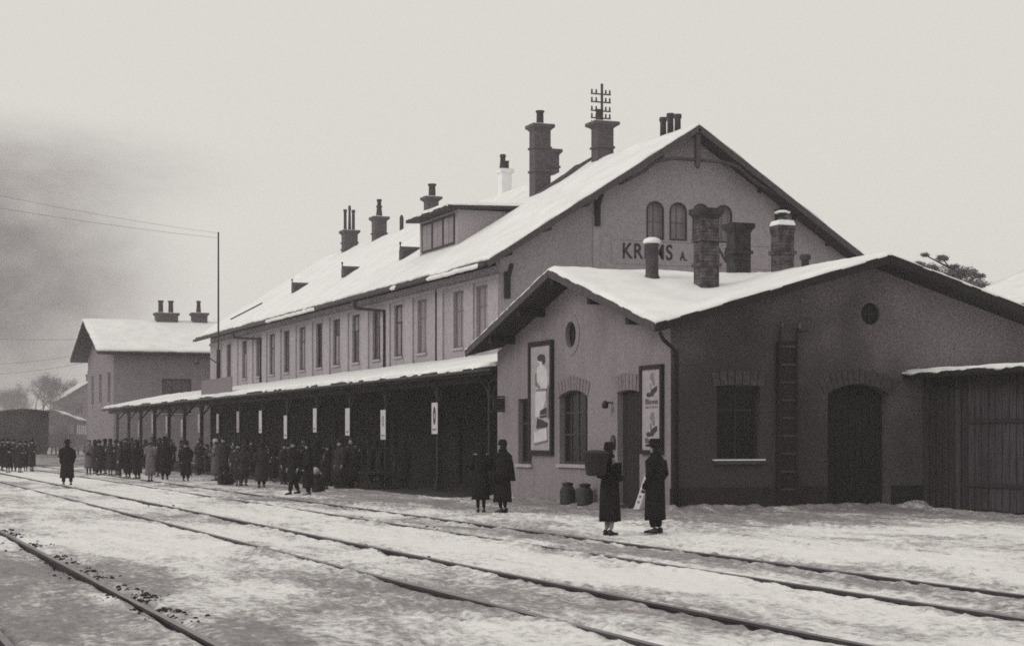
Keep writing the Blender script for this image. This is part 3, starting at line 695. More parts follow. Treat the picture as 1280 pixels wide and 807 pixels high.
# pilaster strips and frieze
ys = sorted(WYS); mids = [57.95] + [(a + b) / 2 for a, b in zip(ys[:-1], ys[1:])] + [104.4]
for y in mids:
    MB().box(MX - .07, MX - .002, y - .5, y + .5, 4.4, 7.5).build('pilaster', M['trim'], station)
MB().box(MX - .09, MX - .003, MY + .02, MY1, 7.5, 7.62).build('string_course', M['trim'], station)
R_w = random.Random(9)
for k, y in enumerate(WYS):
    blind = k >= 11
    window(station, 'x', MX, y - wd, y + wd, 5.18, 7.36, .10, (.5,), (.66,), 'frame' if not blind else 'framel', 'paneb', fw=.08, sill='trim',
           panem=[R_w.choice(('paneb', 'paneb', 'pane', 'pane', 'paned' if k == 6 else 'paneb')) for _ in range(4)] if not blind else None)
for a in (28.38, 29.34, 30.3, 31.26):
    q = MB()
    q.prism(arc_hole(a - .045, a + .665, 9.12, 10.545, .354, 14), lambda u, z: Vector((u, MY - .035, z)), lambda u, z: Vector((u, MY + .05, z)), [arc_hole(a + .004, a + .616, 9.174, 10.496, .305, 14)])
    fr = q.build('window', M['frame'], station)
    MB().box(a, a + .62, MY + .16, MY + .18, 9.17, 10.5).build('pane', M['paneb'], fr)
    MB().beam((a + .31, MY + .14, 9.17), (a + .31, MY + .14, 10.5), .03, .03, up=(1, 0, 0)).beam((a, MY + .145, 9.8), (a + .62, MY + .145, 9.8), .03, .03).build('glazing_bar', M['framel'], fr)
# roof
mx, my = sorted(set(lin(21.7, 38.5, .42) + [MXC])), lin(56.6, 108.0, .8)
grid_solid(mx, my, lambda x, y: h_main(x, y) - .12, lambda x, y: h_main(x, y) - .33).build('roof', M['soffit'], station)
mx, my = sorted(set(lin(21.66, 38.5, .16) + [MXC])), lin(56.55, 108.0, .22)
def main_warp(i, j, x, y, nx, ny):
    dx, dy = 0, 0
    if i == 0: dx = .10 * fbm(y * .35, 1, 2) + .05 * fbm(y * 1.7, 4) + .05
    if j == 0: dy = .04 * fbm(x * .9, 9, 2)
    return x + dx, y + dy
grid_solid(mx, my, edge_round(lambda x, y: h_main(x, y) - .005 + .045 * fbm(x * .5, y * .35, 3) + .014 * fbm(x * 2.5, y * 2.5, 1), 21.7, 38.5, 56.6, 108, h_main), lambda x, y: h_main(x, y) - .117, warp=main_warp).build('snow_layer', M['snow'], station)
for (x0, x1) in ((21.7, MXC), (MXC, 38.5)):
    MB().beam((x0, 56.57, h_main(x0, 0) - .24), (x1, 56.57, h_main(x1, 0) - .24), .05, .22).build('barge_board', M['barge'], station)
MB().tube([(21.62, 56.6, 7.86), (21.62, 82, 7.86), (21.62, 108, 7.86)], .075, 8).build('gutter', M['iron'], station)
# patches of snow caught in the gutter
R = random.Random(5)
for (a, b) in ((57.0, 63), (66.5, 67.6), (79, 89), (60, 61)):
    Y = lin(a, b, .3); P = []
    MB().tube([(21.6 + .01 * fbm(q, 2), q, 7.86 + .03 * fbm(q, 7)) for q in Y], [.085 + .015 * fbm(q * 2, 1) if 0 < i < len(Y) - 1 else .02 for i, q in enumerate(Y)], 7).build('snow_in_gutter', M['snow'], station)
# brackets and king post of the gable overhang
for (u, z) in ((22.75, 7.1), (26.3, 9.85), (33.9, 9.85), (37.4, 7.1)):
    MB().tube([(u, MY - .02, z - .1), (u, MY - .12, z + .35), (u, MY - .5, z + .82)], [.11, .1, .09], 6).box(u - .1, u + .1, MY - .14, MY - .004, z - .35, z + .6).build('bracket', M['wood'], station)
MB().box(MXC - .09, MXC + .09, 56.62, 56.8, 11.9, 13.0).build('king_post', M['barge'], station)
MB().lathe([(.02, -.18), (.09, -.1), (.11, 0)], (MXC, 56.71, 11.9), 8).build('pendant', M['barge'], station)
pts = []
for s in (-1, 1):
    q = [(MXC + s * .09, 56.7, 12.05), (MXC + s * 1.0, 56.7, 12.05), (MXC + s * 1.7, 56.7, 11.9), (MXC + s * 2.3, 56.7, 11.45), (MXC + s * 3.2, 56.7, 11.0)]
    MB().tube(q, .07, 6).build('collar_brace', M['barge'], station)
# rafters under the gable overhang and raised frame round the name
for x in lin(22.6, 37.6, 1.5):
    MB().box(x - .07, x + .07, 56.62, MY - .003, h_main(x, 0) - .46, h_main(x, 0) - .335).build('purlin', M['wood'], station)
for (a, b, c, d) in ((26.9, 33.6, 9.05, 9.1), (26.9, 33.6, 8.18, 8.23), (26.9, 26.95, 8.23, 9.05), (33.55, 33.6, 8.23, 9.05)):
    MB().box(a, b, MY - .025, MY - .003, c, d).build('name_frame', M['trim'], station)
MB().box(26.15, 26.4, MY - .04, MY - .003, 4, 9.9).build('pilaster', M['trim'], station)
MB().box(33.8, 34.05, MY - .04, MY - .003, 4, 9.9).build('pilaster', M['trim'], station)
def lettering(text, x0, x1, z0, h, y, parent, m='letter'):
    cu = bpy.data.curves.new('lettering', 'FONT'); cu.body = text; cu.extrude = .006; cu.offset = .012; cu.space_character = 1.12
    o = bpy.data.objects.new('lettering', cu); COL.objects.link(o)
    dg = bpy.context.evaluated_depsgraph_get(); me = bpy.data.meshes.new_from_object(o.evaluated_get(dg)); bpy.data.objects.remove(o)
    xs = [v.co.x for v in me.vertices]; zs = [v.co.y for v in me.vertices]
    for v in me.vertices:
        X = x0 + (v.co.x - min(xs)) / (max(xs) - min(xs)) * (x1 - x0); Z = z0 + (v.co.y - min(zs)) / (max(zs) - min(zs)) * h
        v.co = Vector((X, y - v.co.z, Z)) - ROOT.get(parent.name, Vector())
    me.materials.clear(); me.materials.append(M[m])
    return link('lettering', me, parent)
lettering('KREMS', 27.36, 29.41, 8.37, .58, MY - .012, station)
lettering('A.', 29.72, 30.02, 8.37, .34, MY - .012, station)
lettering('DONAU', 30.32, 32.6, 8.37, .58, MY - .012, station)
# downpipes with a kink
for (ya, yb) in ((72.9, 70.75), (97.0, 93.35), (64.1, 64.1)):
    r = .075 if ya != yb else .04
    MB().tube([(21.64, ya, 7.8), (21.75, ya, 7.45), (MX - .12, yb, 7.2), (MX - .12, yb, 4.6)] if ya != yb else [(MX - .09, ya, 7.6), (MX - .09, ya, 4.6)], r, 8).build('downpipe', M['black'], station)
MB().box(21.6, 21.78, 72.8, 73.05, 7.5, 7.85).build('rain_hopper', M['iron'], station)
# the large dormer
dx, y0, y1 = 24.15, 66.35, 71.2
zb, zt = h_main(dx, 0) - .15, 11.12
drm = MB()
drm.box(dx, dx + .25, y0, y1, zb, zt)
xe = MXC - (13.45 - zt) / .635
for y in (y0, y1 - .15): drm.add([(dx + .25, y, h_main(dx + .25, 0) - .2), (xe + .25, y, zt), (dx + .25, y, zt), (dx + .25, y + .15, h_main(dx + .25, 0) - .2), (xe + .25, y + .15, zt), (dx + .25, y + .15, zt)], [(0, 1, 2), (5, 4, 3), (0, 3, 4, 1), (1, 4, 5, 2), (2, 5, 3, 0)])
dm = drm.build('dormer', M['main'], station)
W = (y1 - y0 - .7) / 3
for k in range(3):
    a = y0 + .35 + k * W
    f = MB(); f.box(dx - .05, dx - .003, a, a + .09, zb + .22, zt - .12); f.box(dx - .05, dx - .003, a + W - .09, a + W - .002, zb + .22, zt - .12); f.box(dx - .048, dx - .003, a + .09, a + W - .09, zb + .22, zb + .3); f.box(dx - .048, dx - .003, a + .09, a + W - .09, zt - .2, zt - .12)
    f.build('window_frame', M['frame'], dm)
    MB().box(dx - .03, dx - .004, a + .093, a + W / 2 - .02, zb + .31, zt - .21).box(dx - .03, dx - .004, a + W / 2 + .02, a + W - .093, zb + .31, zt - .21).build('pane', M['paneb'], dm)
def h_dorm(x, y): return zt + .12 + .10 * (x - (dx - .5)) / 3
grid_solid(lin(dx - .55, xe + 1.2, .3), lin(y0 - .3, y1 + .3, .3), lambda x, y: h_dorm(x, y), lambda x, y: h_dorm(x, y) - .13).build('dormer_roof', M['frame'], dm)
grid_solid(lin(dx - .58, xe + 1.6, .14), lin(y0 - .3, y1 + .3, .16), edge_round(lambda x, y: h_dorm(x, y) + .15 + .03 * fbm(x, y) + .5 * max(0, (x - dx) / 4) * max(0, min(1, (y - y0) / 3)), dx - .55, 60, y0 - .3, y1 + .3, h_dorm, .2), lambda x, y: h_dorm(x, y) + .003, warp=snow_warp(.04)).build('snow_layer', M['snow'], dm)
# small triangular roof vents
for (px, py) in ((503, 324), (430, 347), (367, 366)):
    q = onsurf(px, py, h_main, 50, 130); x, y, z = q
    v = MB()
    v.add([(x, y, z - .1), (x, y + .5, z - .1), (x - .05, y + .25, z + .62), (x + .95, y, h_main(x + .95, 0) - .05), (x + .95, y + .5, h_main(x + .95, 0) - .05), (x + .9, y + .25, z + .62), (x, y, z + .38), (x, y + .5, z + .38), (x + .9, y, z + .5), (x + .9, y + .5, z + .5)],
          [(0, 6, 2, 7, 1), (0, 3, 8, 6), (1, 7, 9, 4), (6, 8, 5, 2), (2, 5, 9, 7), (3, 4, 9, 5, 8), (0, 1, 4, 3)])
    vo = v.build('roof_vent', M['iron'], station)
    MB().lathe([(.03, 0), (.03, .16), (.055, .18), (.055, .24), (.01, .28)], (x - .02, y + .25, z + .55), 6).build('finial', M['iron'], vo)
MB().beam((22.9, 103.2, h_main(22.9, 0) + .06), (24.2, 100.5, h_main(24.2, 0) + .06), .05, .06).build('roof_ladder', M['black'], station)
# fire wall rising through the roof, chimneys along the ridge
c1 = onsurf(675, 239, h_main, 50, 130)
chimney(station, c1.x, c1.y, c1.z - .7, ztop(675, 156, c1), .72, .62, 'chim', .14, (.42, .70), ((0, 0, .16, .62, 'pot'),), .03)
def ridge_chim(px, pyb, pyt, wx, wy, off=0, **k):
    r = ray(px, 300); t = (MXC + off) / r.x; y = r.y * t; d = (MXC + off) * SI + y * CO
    return chimney(station, MXC + off, y, h_main(MXC + off, 0) - .5, EYE + (HZ - pyt) / F * d, wx, wy, **k)
ridge_chim(691, 215, 187, .42, .5, .5, cap=.12, pots=(), snow=.03, collars=(.6,))
ridge_chim(753, 185, 153, .74, .62, .1, cap=.2, pots=((-.15, 0, .15, .55, 'pot'),), snow=.03, collars=(.45,))
ridge_chim(631, 235, 212, .5, .5, .1, m='chimw', cap=.1, pots=((-.1, 0, .17, .75, 'taper'), (.12, 0, .09, .45, 'pot')), snow=.05)
ridge_chim(539, 262, 246, .64, .6, .1, cap=.16, pots=((.05, 0, .2, .72, 'pot'),), snow=.04)
ridge_chim(474, 298, 271, .72, .66, -.1, cap=.14, pots=((0, 0, .2, .7, 'taper'), (0, 0, .13, 1.05, 'pot')), snow=.04, collars=(.4,))
c5 = ridge_chim(437, 312, 288, .82, .76, -.2, cap=.13, pots=((-.28, 0, .1, 1.3, 'pot'), (0, 0, .1, 1.55, 'taper'), (.24, 0, .1, 1.3, 'pot')), snow=.03, collars=(.25, .5))
r_ = ray(502, 270); t_ = MXC / r_.x
MB().lathe([(.12, 0), (.12, .75), (.05, .9)], (MXC, r_.y * t_, 13.35), 8).build('vent_pipe', M['pot'], station)
for (px, top) in ((829, 147), (838, 142), (847, 143)):
    r = ray(px, 160); t = (MXC + .3) / r.x; y = r.y * t; d = (MXC + .3) * SI + y * CO
    zt2 = EYE + (HZ - top) / F * d
    MB().lathe([(.13, 0), (.12, zt2 - 13.3 - .2), (.16, zt2 - 13.3 - .12), (.15, zt2 - 13.3)], (MXC + .3, y, 13.3), 10).build('chimney_pot', M['pot'], station)
# fire wall rising through the snow of the near slope
q = MB()
for (xa, xb, hh) in ((27.75, 28.9, .13), (28.95, 29.5, .2), (29.5, MXC + .3, .3)):
    q.add([(xa, 66.2, h_main(xa, 0) - .2), (xb, 66.2, h_main(min(xb, MXC), 0) - .2), (xb, 66.2, h_main(min(xb, MXC), 0) + hh), (xa, 66.2, h_main(xa, 0) + hh * .5), (xa, 66.6, h_main(xa, 0) - .2), (xb, 66.6, h_main(min(xb, MXC), 0) - .2), (xb, 66.6, h_main(min(xb, MXC), 0) + hh), (xa, 66.6, h_main(xa, 0) + hh * .5)],
          [(0, 1, 2, 3), (7, 6, 5, 4), (0, 4, 5, 1), (1, 5, 6, 2), (2, 6, 7, 3), (3, 7, 4, 0)])
q.build('fire_wall', M['chim'], station)

# ------------------------------------------------------------------ platform roof along the main building
canopy = thing('platform_canopy', (18.6, 85, 0), 'long dark platform roof on posts, covered in snow, along the station building', 'canopy')
CX0, CX1, CY0, CY1 = 18.2, 22.48, 46.98, 123.0
def h_can(x, y): return 3.84 + .20 * (x - CX0)
grid_solid(lin(CX0, CX1, .6), lin(CY0, CY1, 2), lambda x, y: h_can(x, y), lambda x, y: h_can(x, y) - .14).build('roof', M['wood'], canopy)
grid_solid(lin(CX0 - .04, CX1, .14), lin(CY0, CY1, .18), edge_round(lambda x, y: h_can(x, y) + .11 + .035 * fbm(x * .7, y * .4, 8) + .012 * fbm(x * 3, y * 3), CX0, 60, 20, CY1, h_can, .22), lambda x, y: h_can(x, y) + .003,
           warp=lambda i, j, x, y, nx, ny: (x + ((.16 * fbm(1, y * .28, 6) + .07 * fbm(4, y * 1.6)) if i == 0 else 0), y)).build('snow_layer', M['snow'], canopy)
MB().box(CX0 - .03, CX0 - .003, CY0, CY1, 3.62, 3.83).build('fascia', M['wood'], canopy)
MB().tube([(CX0 - .09, CY0, 3.74), (CX0 - .09, 80, 3.72), (CX0 - .09, CY1, 3.74)], .055, 8).build('gutter', M['iron'], canopy)
POSTS = [48.4, 53.12, 58.7, 63.2, 67.9, 72.7, 77.3, 81.9, 86.5, 91.2, 95.9, 100.5, 105.2, 110.1, 114.8, 119.5]
pme = mesh_of(MB().box(-.08, .08, -.08, .08, 0, 3.66).box(-.12, .12, -.12, .12, 0, .35), 'post', M['wood'])
bme2 = mesh_of(MB().tube([(0, .08, 2.9), (0, .35, 3.25), (0, .8, 3.6)], .05, 5).tube([(0, -.08, 2.9), (0, -.35, 3.25), (0, -.8, 3.6)], .05, 5).tube([(.08, 0, 3.0), (.4, 0, 3.4), (.9, 0, 3.7)], .05, 5), 'brace', M['wood'])
for y in POSTS:
    place('post', pme, canopy, (18.68, y, 0)); place('brace', bme2, canopy, (18.68, y, 0))
    MB().beam((CX0 + .1, y, h_can(CX0 + .1, 0) - .24), (CX1, y, h_can(CX1, 0) - .24), .12, .18).build('rafter', M['wood'], canopy)
MB().box(18.6, 18.76, CY0, CY1, 3.44, 3.66).build('beam', M['wood'], canopy)
# doors of the ground floor under the roof
for y in (62, 70, 79, 88, 97):
    plank_door(station, 'x', MX - .11, y - .6, y + .6, .03, 2.5, .0, 5, 'wood')

# narrow posters hung on the posts
zz = [(503, 542), (512, 549), (510, 544), (510, 540), (519, 548), (513, 541), (514, 540), (517, 541), (517, 540), (524, 545), (520, 541), (517, 541), (526, 545)]
for k, (a, b) in enumerate(zz):
    y = POSTS[k + 1]; x = 18.54; d = x * SI + y * CO
    z1 = EYE + (HZ - a) / F * d; z0 = EYE + (HZ - b) / F * d
    if k == 0: lab = 'narrow white poster with a dark oval emblem on a canopy post'
    elif k == 1: lab = 'narrow white poster with a grey figure on a canopy post'
    else: lab = 'narrow plain white poster on a canopy post'
    t = thing('poster', (x, y, z0), lab, 'poster', 'posters on the canopy posts')
    w2 = .29 if k < 3 else .26
    MB().box(x - .02, x, y - w2, y + w2, z0, z1).build('panel', M['paperw' if k < 6 else 'paper'], t)
    if k in (0, 1):
        zc = z0 + (z1 - z0) * (.58 if k == 0 else .62)
        MB().prism(circ(y, zc, .13 if k == 0 else .1, .3 if k == 0 else .2, 14), lambda u, z: Vector((x - .026, u, z)), lambda u, z: Vector((x - .021, u, z)), [circ(y, zc, .05, .12, 10)]).build('print', M['inkd' if k == 0 else 'inkm'], t)
    MB().box(x - .024, x - .021, y - w2 * .7, y + w2 * .7, z0 + .12, z0 + .17).build('print', M['inkm'], t)

# name board above the canopy edge, seen from behind, and the tall mast
a = onx(252, 486, 18.45); b = onx(290, 482, 18.45)
t = thing('notice_board', ((a.x), (a.y + b.y) / 2, 3.9), 'grey wooden board standing on the edge of the platform roof', 'board')
MB().box(18.43, 18.47, b.y, a.y, 3.95, 4.75).build('panel', M['inkm'], t)
for y in (b.y + .8, a.y - .8): MB().box(18.475, 18.53, y - .05, y + .05, 3.78, 4.7).build('strut', M['wood'], t)
m0 = onx(273, 290, 18.6)
t = thing('mast', (18.6, m0.y, 3.9), 'tall thin dark mast with a lamp arm standing on the platform roof', 'mast')
MB().tube([(18.6, m0.y, 3.85), (18.6, m0.y, 6.2), (18.6, m0.y, 6.25), (18.6, m0.y, m0.z)], [.11, .10, .05, .04], 8).build('pole', M['black'], t)
MB().tube([(18.6, m0.y, 5.5), (18.2, m0.y + .2, 5.8), (17.9, m0.y + .4, 5.85), (17.6, m0.y + .5, 5.65)], .03, 6).build('arm', M['black'], t)
MB().lathe([(.02, .1), (.16, .0), (.18, -.03), (.08, -.12)], (17.6, m0.y + .5, 5.6), 10).build('lamp_shade', M['iron'], t)

# ------------------------------------------------------------------ big framed posters on the pale wall
def framed(name, y0, y1, z0, z1, label, fw=.13):
    t = thing(name, (WX, (y0 + y1) / 2, z0), label, 'poster', 'framed posters on the pale wall')
    mb = MB(); X0, X1 = WX - .09, WX - .004
    mb.box(X0, X1, y0, y0 + fw, z0, z1); mb.box(X0, X1, y1 - fw, y1, z0, z1); mb.box(X0 + .002, X1, y0 + fw, y1 - fw, z0, z0 + fw); mb.box(X0 + .002, X1, y0 + fw, y1 - fw, z1 - fw, z1)
    mb.build('frame', M['wood'], t)
    MB().box(WX - .05, WX - .006, y0 + fw + .002, y1 - fw - .002, z0 + fw + .002, z1 - fw - .002).build('sheet', M['paper'], t)
    return t
def printer(t, y0, y1, z0, z1):
    lay = [0]
    def pr(pts, m):
        lay[0] += 1; X = WX - .051 - .0015 * lay[0]
        MB().prism([(y1 - s * (y1 - y0), z0 + q * (z1 - z0)) for s, q in pts], lambda u, z: Vector((X, u, z)), lambda u, z: Vector((X + .001, u, z))).build('print', M[m], t)
    return pr
def ell(s, q, rs, rq, n=16): return [(s + rs * math.cos(2 * math.pi * k / n), q + rq * math.sin(2 * math.pi * k / n)) for k in range(n)]
t = framed('framed_poster', 42.68, 44.35, 1.28, 4.4, 'tall framed poster of a standing woman in a white skirt')
p = printer(t, 42.81, 44.22, 1.41, 4.27)
p([(.36, .80), (.5, .82), (.62, .815), (.8, .77), (.86, .68), (.8, .58), (.3, .58), (.22, .68), (.26, .74)], 'paperw')
p([(.2, .72), (.3, .76), (.32, .66), (.5, .61), (.48, .58), (.22, .62)], 'inkm')
p([(.45, .8), (.58, .8), (.58, .86), (.46, .86)], 'paperw')
p(ell(.48, .87, .13, .035), 'paperw')
p(ell(.54, .885, .2, .035), 'inkd')
p(ell(.66, .855, .08, .035), 'inkd')
p([(.27, .585), (.8, .585), (.76, .47), (.66, .40), (.48, .37), (.44, .32), (.24, .32)], 'paperw')
p([(.3, .59), (.8, .59), (.8, .565), (.28, .565)], 'inkm')
p([(.5, .38), (.9, .42), (.86, .35), (.52, .34)], 'inkd')
p([(.5, .33), (.88, .34), (.86, .32), (.5, .31)], 'inkd')
p([(.36, .31), (.6, .29), (.88, .26), (.82, .22), (.3, .21)], 'inkd')
p([(.2, .17), (.82, .22), (.86, .1), (.2, .07)], 'paperw')
p([(.2, .07), (.86, .1), (.88, .085), (.2, .05)], 'inkm')
p([(.84, .6), (.95, .62), (.93, .3), (.84, .32)], 'inkm')
t = framed('framed_poster', 36.12, 37.31, 1.36, 3.48, 'framed poster with lettering and two small shoe pictures beside the door', .1)
p = printer(t, 36.22, 37.21, 1.46, 3.38)
for o in (0, -.49):
    p([(.48, .95 + o), (.62, .96 + o), (.66, .88 + o), (.7, .80 + o), (.58, .80 + o), (.52, .86 + o), (.42, .88 + o)], 'inkm')
    p([(.22, .69 + o), (.34, .72 + o), (.42, .70 + o), (.5, .74 + o), (.7, .78 + o), (.82, .79 + o), (.82, .73 + o), (.68, .70 + o), (.6, .665 + o), (.3, .655 + o)], 'inkd')
    p([(.44, .82 + o), (.5, .82 + o), (.52, .74 + o), (.46, .74 + o)], 'inkm')
def letter_x(text, y_left, y_right, z0, h, X, parent, m):
    """lettering on a wall that faces -x"""
    cu = bpy.data.curves.new('lettering', 'FONT'); cu.body = text; cu.extrude = .001; cu.offset = .02
    o = bpy.data.objects.new('lettering', cu); COL.objects.link(o)
    dg = bpy.context.evaluated_depsgraph_get(); me = bpy.data.meshes.new_from_object(o.evaluated_get(dg)); bpy.data.objects.remove(o)
    xs = [v.co.x for v in me.vertices]; zs = [v.co.y for v in me.vertices]
    for v in me.vertices:
        Y = y_left + (v.co.x - min(xs)) / (max(xs) - min(xs)) * (y_right - y_left); Z = z0 + (v.co.y - min(zs)) / (max(zs) - min(zs)) * h
        v.co = Vector((X - v.co.z, Y, Z)) - ROOT.get(parent.name, Vector())
    me.materials.clear(); me.materials.append(M[m]); return link('lettering', me, parent)
letter_x('Bions', 37.02, 36.36, 2.55, .13, WX - .056, t, 'inkd')
letter_x('MATERN', 37.0, 36.38, 2.45, .06, WX - .056, t, 'inkm')
letter_x('Bions', 37.02, 36.36, 1.62, .13, WX - .056, t, 'inkd')

# small fittings on and before the pale wall
t = thing('wall_bracket', (WX, 46.5, 2.8), 'small dark iron sign bracket at the end of the pale wall', 'bracket')
MB().box(WX - .35, WX - .002, 46.3, 46.36, 2.55, 2.9).build('plate', M['black'], t); MB().tube([(WX - .5, 46.33, 2.94), (WX - .003, 46.33, 2.94)], .025).build('arm', M['black'], t); MB().tube([(WX - .5, 46.33, 2.52), (WX - .003, 46.33, 2.52)], .025).build('arm', M['black'], t)
t = thing('wall_lamp', (WX, 38.95, 2.6), 'small dark iron lamp bracket beside the annexe door', 'lamp')
MB().tube([(WX - .003, 38.95, 2.62), (WX - .2, 38.95, 2.64)], .02).build('arm', M['black'], t); MB().lathe([(.03, .1), (.09, .02), (.08, -.08), (.03, -.1)], (WX - .22, 38.95, 2.58), 8).build('lantern', M['black'], t)
tag(MB().prism(circ(38.9, 1.62, .12, .2, 14), lambda u, z: Vector((WX - .05, u, z)), lambda u, z: Vector((WX - .003, u, z))).build('wall_plaque', M['iron']), 'small dark oval plaque on the pale wall by the door', 'plaque')
for k, y in enumerate((41.05, 39.95)):
    x = WX - .32
    t = thing('milk_can', (x, y, 0), ('dark metal milk can standing under the arched window', 'dark metal milk can standing next to the annexe door')[k], 'milk can', 'cans against the pale wall')
    MB().lathe([(.20, 0), (.21, .03), (.2, .05), (.205, .34), (.17, .42), (.13, .46), (.13, .5)], (x, y, .03), 16).build('body', M['black'], t)
    MB().lathe([(.15, .502), (.155, .52), (.14, .55), (.05, .57)], (x, y, .03), 16).build('lid', M['black'], t)
    for s in (-1, 1): MB().tube([(x, y + s * .165, .45), (x, y + s * .25, .43), (x, y + s * .24, .33), (x, y + s * .2, .31)], .014).build('handle', M['black'], t)
# enamel sign boards leaning on the door jamb
t = thing('sign_board', (17.86, 36.7, 0), 'narrow white board with dark marks leaning below the framed shoe poster', 'board')
Mx = Matrix.Translation((17.86, 36.7, .06)) @ Matrix.Rotation(math.radians(20), 4, 'Y')
mb = MB(); mb.box(-.015, .015, -.14, .14, 0, 1.1, 0, Mx); mb.build('plate', M['paperw'], t)
mb = MB()
for z in lin(.15, .95, .13): mb.box(.021, .024, -.06, .05, z, z + .06, 0, Mx); mb.box(-.024, -.021, -.06, .05, z, z + .06, 0, Mx)
mb.build('print', M['inkm'], t)
# luggage trolley in the shade of the canopy
t = thing('luggage_trolley', (17.6, 57.0, 0), 'dark luggage trolley with a tall slatted end parked under the canopy', 'trolley')
MB().box(17.2, 18.2, 56.2, 58.0, .5, .58).build('deck', M['woodmid'], t)
for y in (56.2, 57.93):
    for x in (17.2, 17.5, 17.8, 18.13): MB().box(x, x + .07, y, y + .07, .58, 1.35).build('slat', M['woodmid'], t)
    MB().box(17.19, 18.21, y - .005, y + .075, 1.35, 1.42).build('rail', M['woodmid'], t)
for (x, y) in ((17.25, 56.5), (18.15, 56.5), (17.25, 57.7), (18.15, 57.7)):
    MB().prism(circ(y, .25, .25, .25, 16), lambda u, z: Vector((x - .03, u, z)), lambda u, z: Vector((x + .03, u, z)), [circ(y, .25, .19, .19, 16)]).prism(circ(y, .25, .05, .05, 8), lambda u, z: Vector((x - .04, u, z)), lambda u, z: Vector((x + .04, u, z))).build('wheel', M['iron'], t)

# ------------------------------------------------------------------ telegraph rack on the roof ridge
r = ray(748, 170); tt = 30.2 / r.x; ty = r.y * tt - .35; d = 30.2 * SI + ty * CO
t = thing('telegraph_rack', (30.2, ty, 13.4), 'iron telegraph rack with five crossarms of insulators on the roof ridge', 'telegraph rack')
zt3 = EYE + (HZ - 105) / F * d
MB().tube([(30.2, ty, 13.2), (30.2, ty, zt3)], .055, 6).build('pole', M['iron'], t)
for k, py in enumerate((118, 128, 139, 148, 157)):
    z = EYE + (HZ - py) / F * d
    MB().box(29.7, 30.6, ty - .03, ty + .03, z - .025, z + .025).build('crossarm', M['iron'], t)
    for x in (29.74, 29.94, 30.38, 30.56):
        MB().lathe([(.02, .026), (.05, .06), (.035, .12), (.045, .16), (.015, .2)], (x, ty, z), 6).build('insulator', M['iron'], t)

# ------------------------------------------------------------------ wires
def wire(a, b, sag, label, r=.011):
    a = Vector(a); b = Vector(b); N = 16
    pts = [a.lerp(b, k / N) - Vector((0, 0, sag * 4 * (k / N) * (1 - k / N))) for k in range(N + 1)]
    q = MB().tube(pts, r, 5)
    return tag(q.build('telegraph_wire', M['inkm'], org=Vector(a)), label, 'wire', 'telegraph wires')
top = Vector((18.6, m0.y, m0.z - .05))
wire(top, ond(-60, 232, 60), .12, 'telegraph wire running from the mast top out over the tracks, upper one', .006)
wire(top - Vector((0, 0, .25)), ond(-60, 250, 62), .1, 'telegraph wire running from the mast top out over the tracks, lower one', .007)
gb = onx(106, 424, 20.0)
wire(gb, ond(-60, 421, 120), .1, 'upper telegraph wire leading to the far gabled house', .012)
wire(gb + Vector((0, 0, -1.2)), ond(-60, 456, 120), .25, 'middle telegraph wire leading to the far gabled house', .012)
wire(gb + Vector((0, 0, -1.9)), ond(-60, 470, 120), .25, 'lowest telegraph wire leading to the far gabled house', .012)

# the poles that carry the other ends of the wires, past the edge of the picture
for (p, ends, lb) in ((ond(-60, 232, 60), [ond(-60, 232, 60), ond(-60, 250, 62)], 'wooden telegraph pole carrying the two wires from the mast'),
                      (ond(-60, 421, 120), [ond(-60, 421, 120), ond(-60, 456, 120), ond(-60, 470, 120)], 'wooden telegraph pole carrying the three wires from the far house')):
    t = thing('telegraph_pole', (p.x, p.y, 0), lb, 'telegraph pole')
    MB().tube([(p.x, p.y, -.2), (p.x, p.y, 4), (p.x, p.y, p.z + .3)], [.14, .12, .09], 8).build('pole', M['wood'], t)
    for e in ends: MB().beam((p.x, p.y, e.z), (e.x + .01, e.y + .05, e.z), .07, .07).build('crossarm', M['wood'], t)
# ------------------------------------------------------------------ the far gabled house
FX, FY, FY1, FX1 = 20.0, 129.8, 143.2, 46.0
fyc = (FY + FY1) / 2
def h_far(x, y): return 11.0 - .36 * abs(y - fyc)
far = thing('gabled_house', (33, 136, 0), 'grey plastered house with a snowy gabled roof beyond the canopy end', 'house')
wall('wall', far, 'x', FX, [(FY + .003, 0), (FY1, 0), (FY1, h_far(0, FY1) - .3), (fyc, 10.7), (FY + .003, h_far(0, FY) - .3)],
     [[(u, z), (u + 1.5, z), (u + 1.5, z + 2.3), (u, z + 2.3)] for u, z in ((131.2, 4.4), (135.6, 4.4), (139.8, 4.4))], .4, M['farwall'])
wall('wall', far, 'y', FY, [(FX + .003, 0), (FX1, 0), (FX1, h_far(0, FY) - .3), (FX + .003, h_far(0, FY) - .3)], [[(23.6, 3.6), (25.8, 3.6), (25.8, 6.2), (23.6, 6.2)], [(33, 3.6), (35.2, 3.6), (35.2, 6.2), (33, 6.2)]], .4, M['farwall'])
MB().box(FX + .41, FX1 - .003, FY1 - .4, FY1 - .003, 0, 8.2).build('wall', M['farwall'], far)
for u in (131.2, 135.6, 139.8): window(far, 'x', FX, u, u + 1.5, 4.4, 6.7, .1, (.5,), (.5,), 'framel', 'pane', .12)
for u in (23.6, 33): window(far, 'y', FY, u, u + 2.2, 3.6, 6.2, .1, (.33, .67), (.5,), 'frame', 'pane', .1)
hx, hy = lin(FX - 1.3, FX1 + .5, 2), sorted(set(lin(FY - .9, FY1 + .9, .5) + [fyc]))
grid_solid(hx, hy, lambda x, y: h_far(x, y) - .12, lambda x, y: h_far(x, y) - .36).build('roof', M['soffit'], far)
hx = lin(FX - 1.35, FX1 + .5, .5)
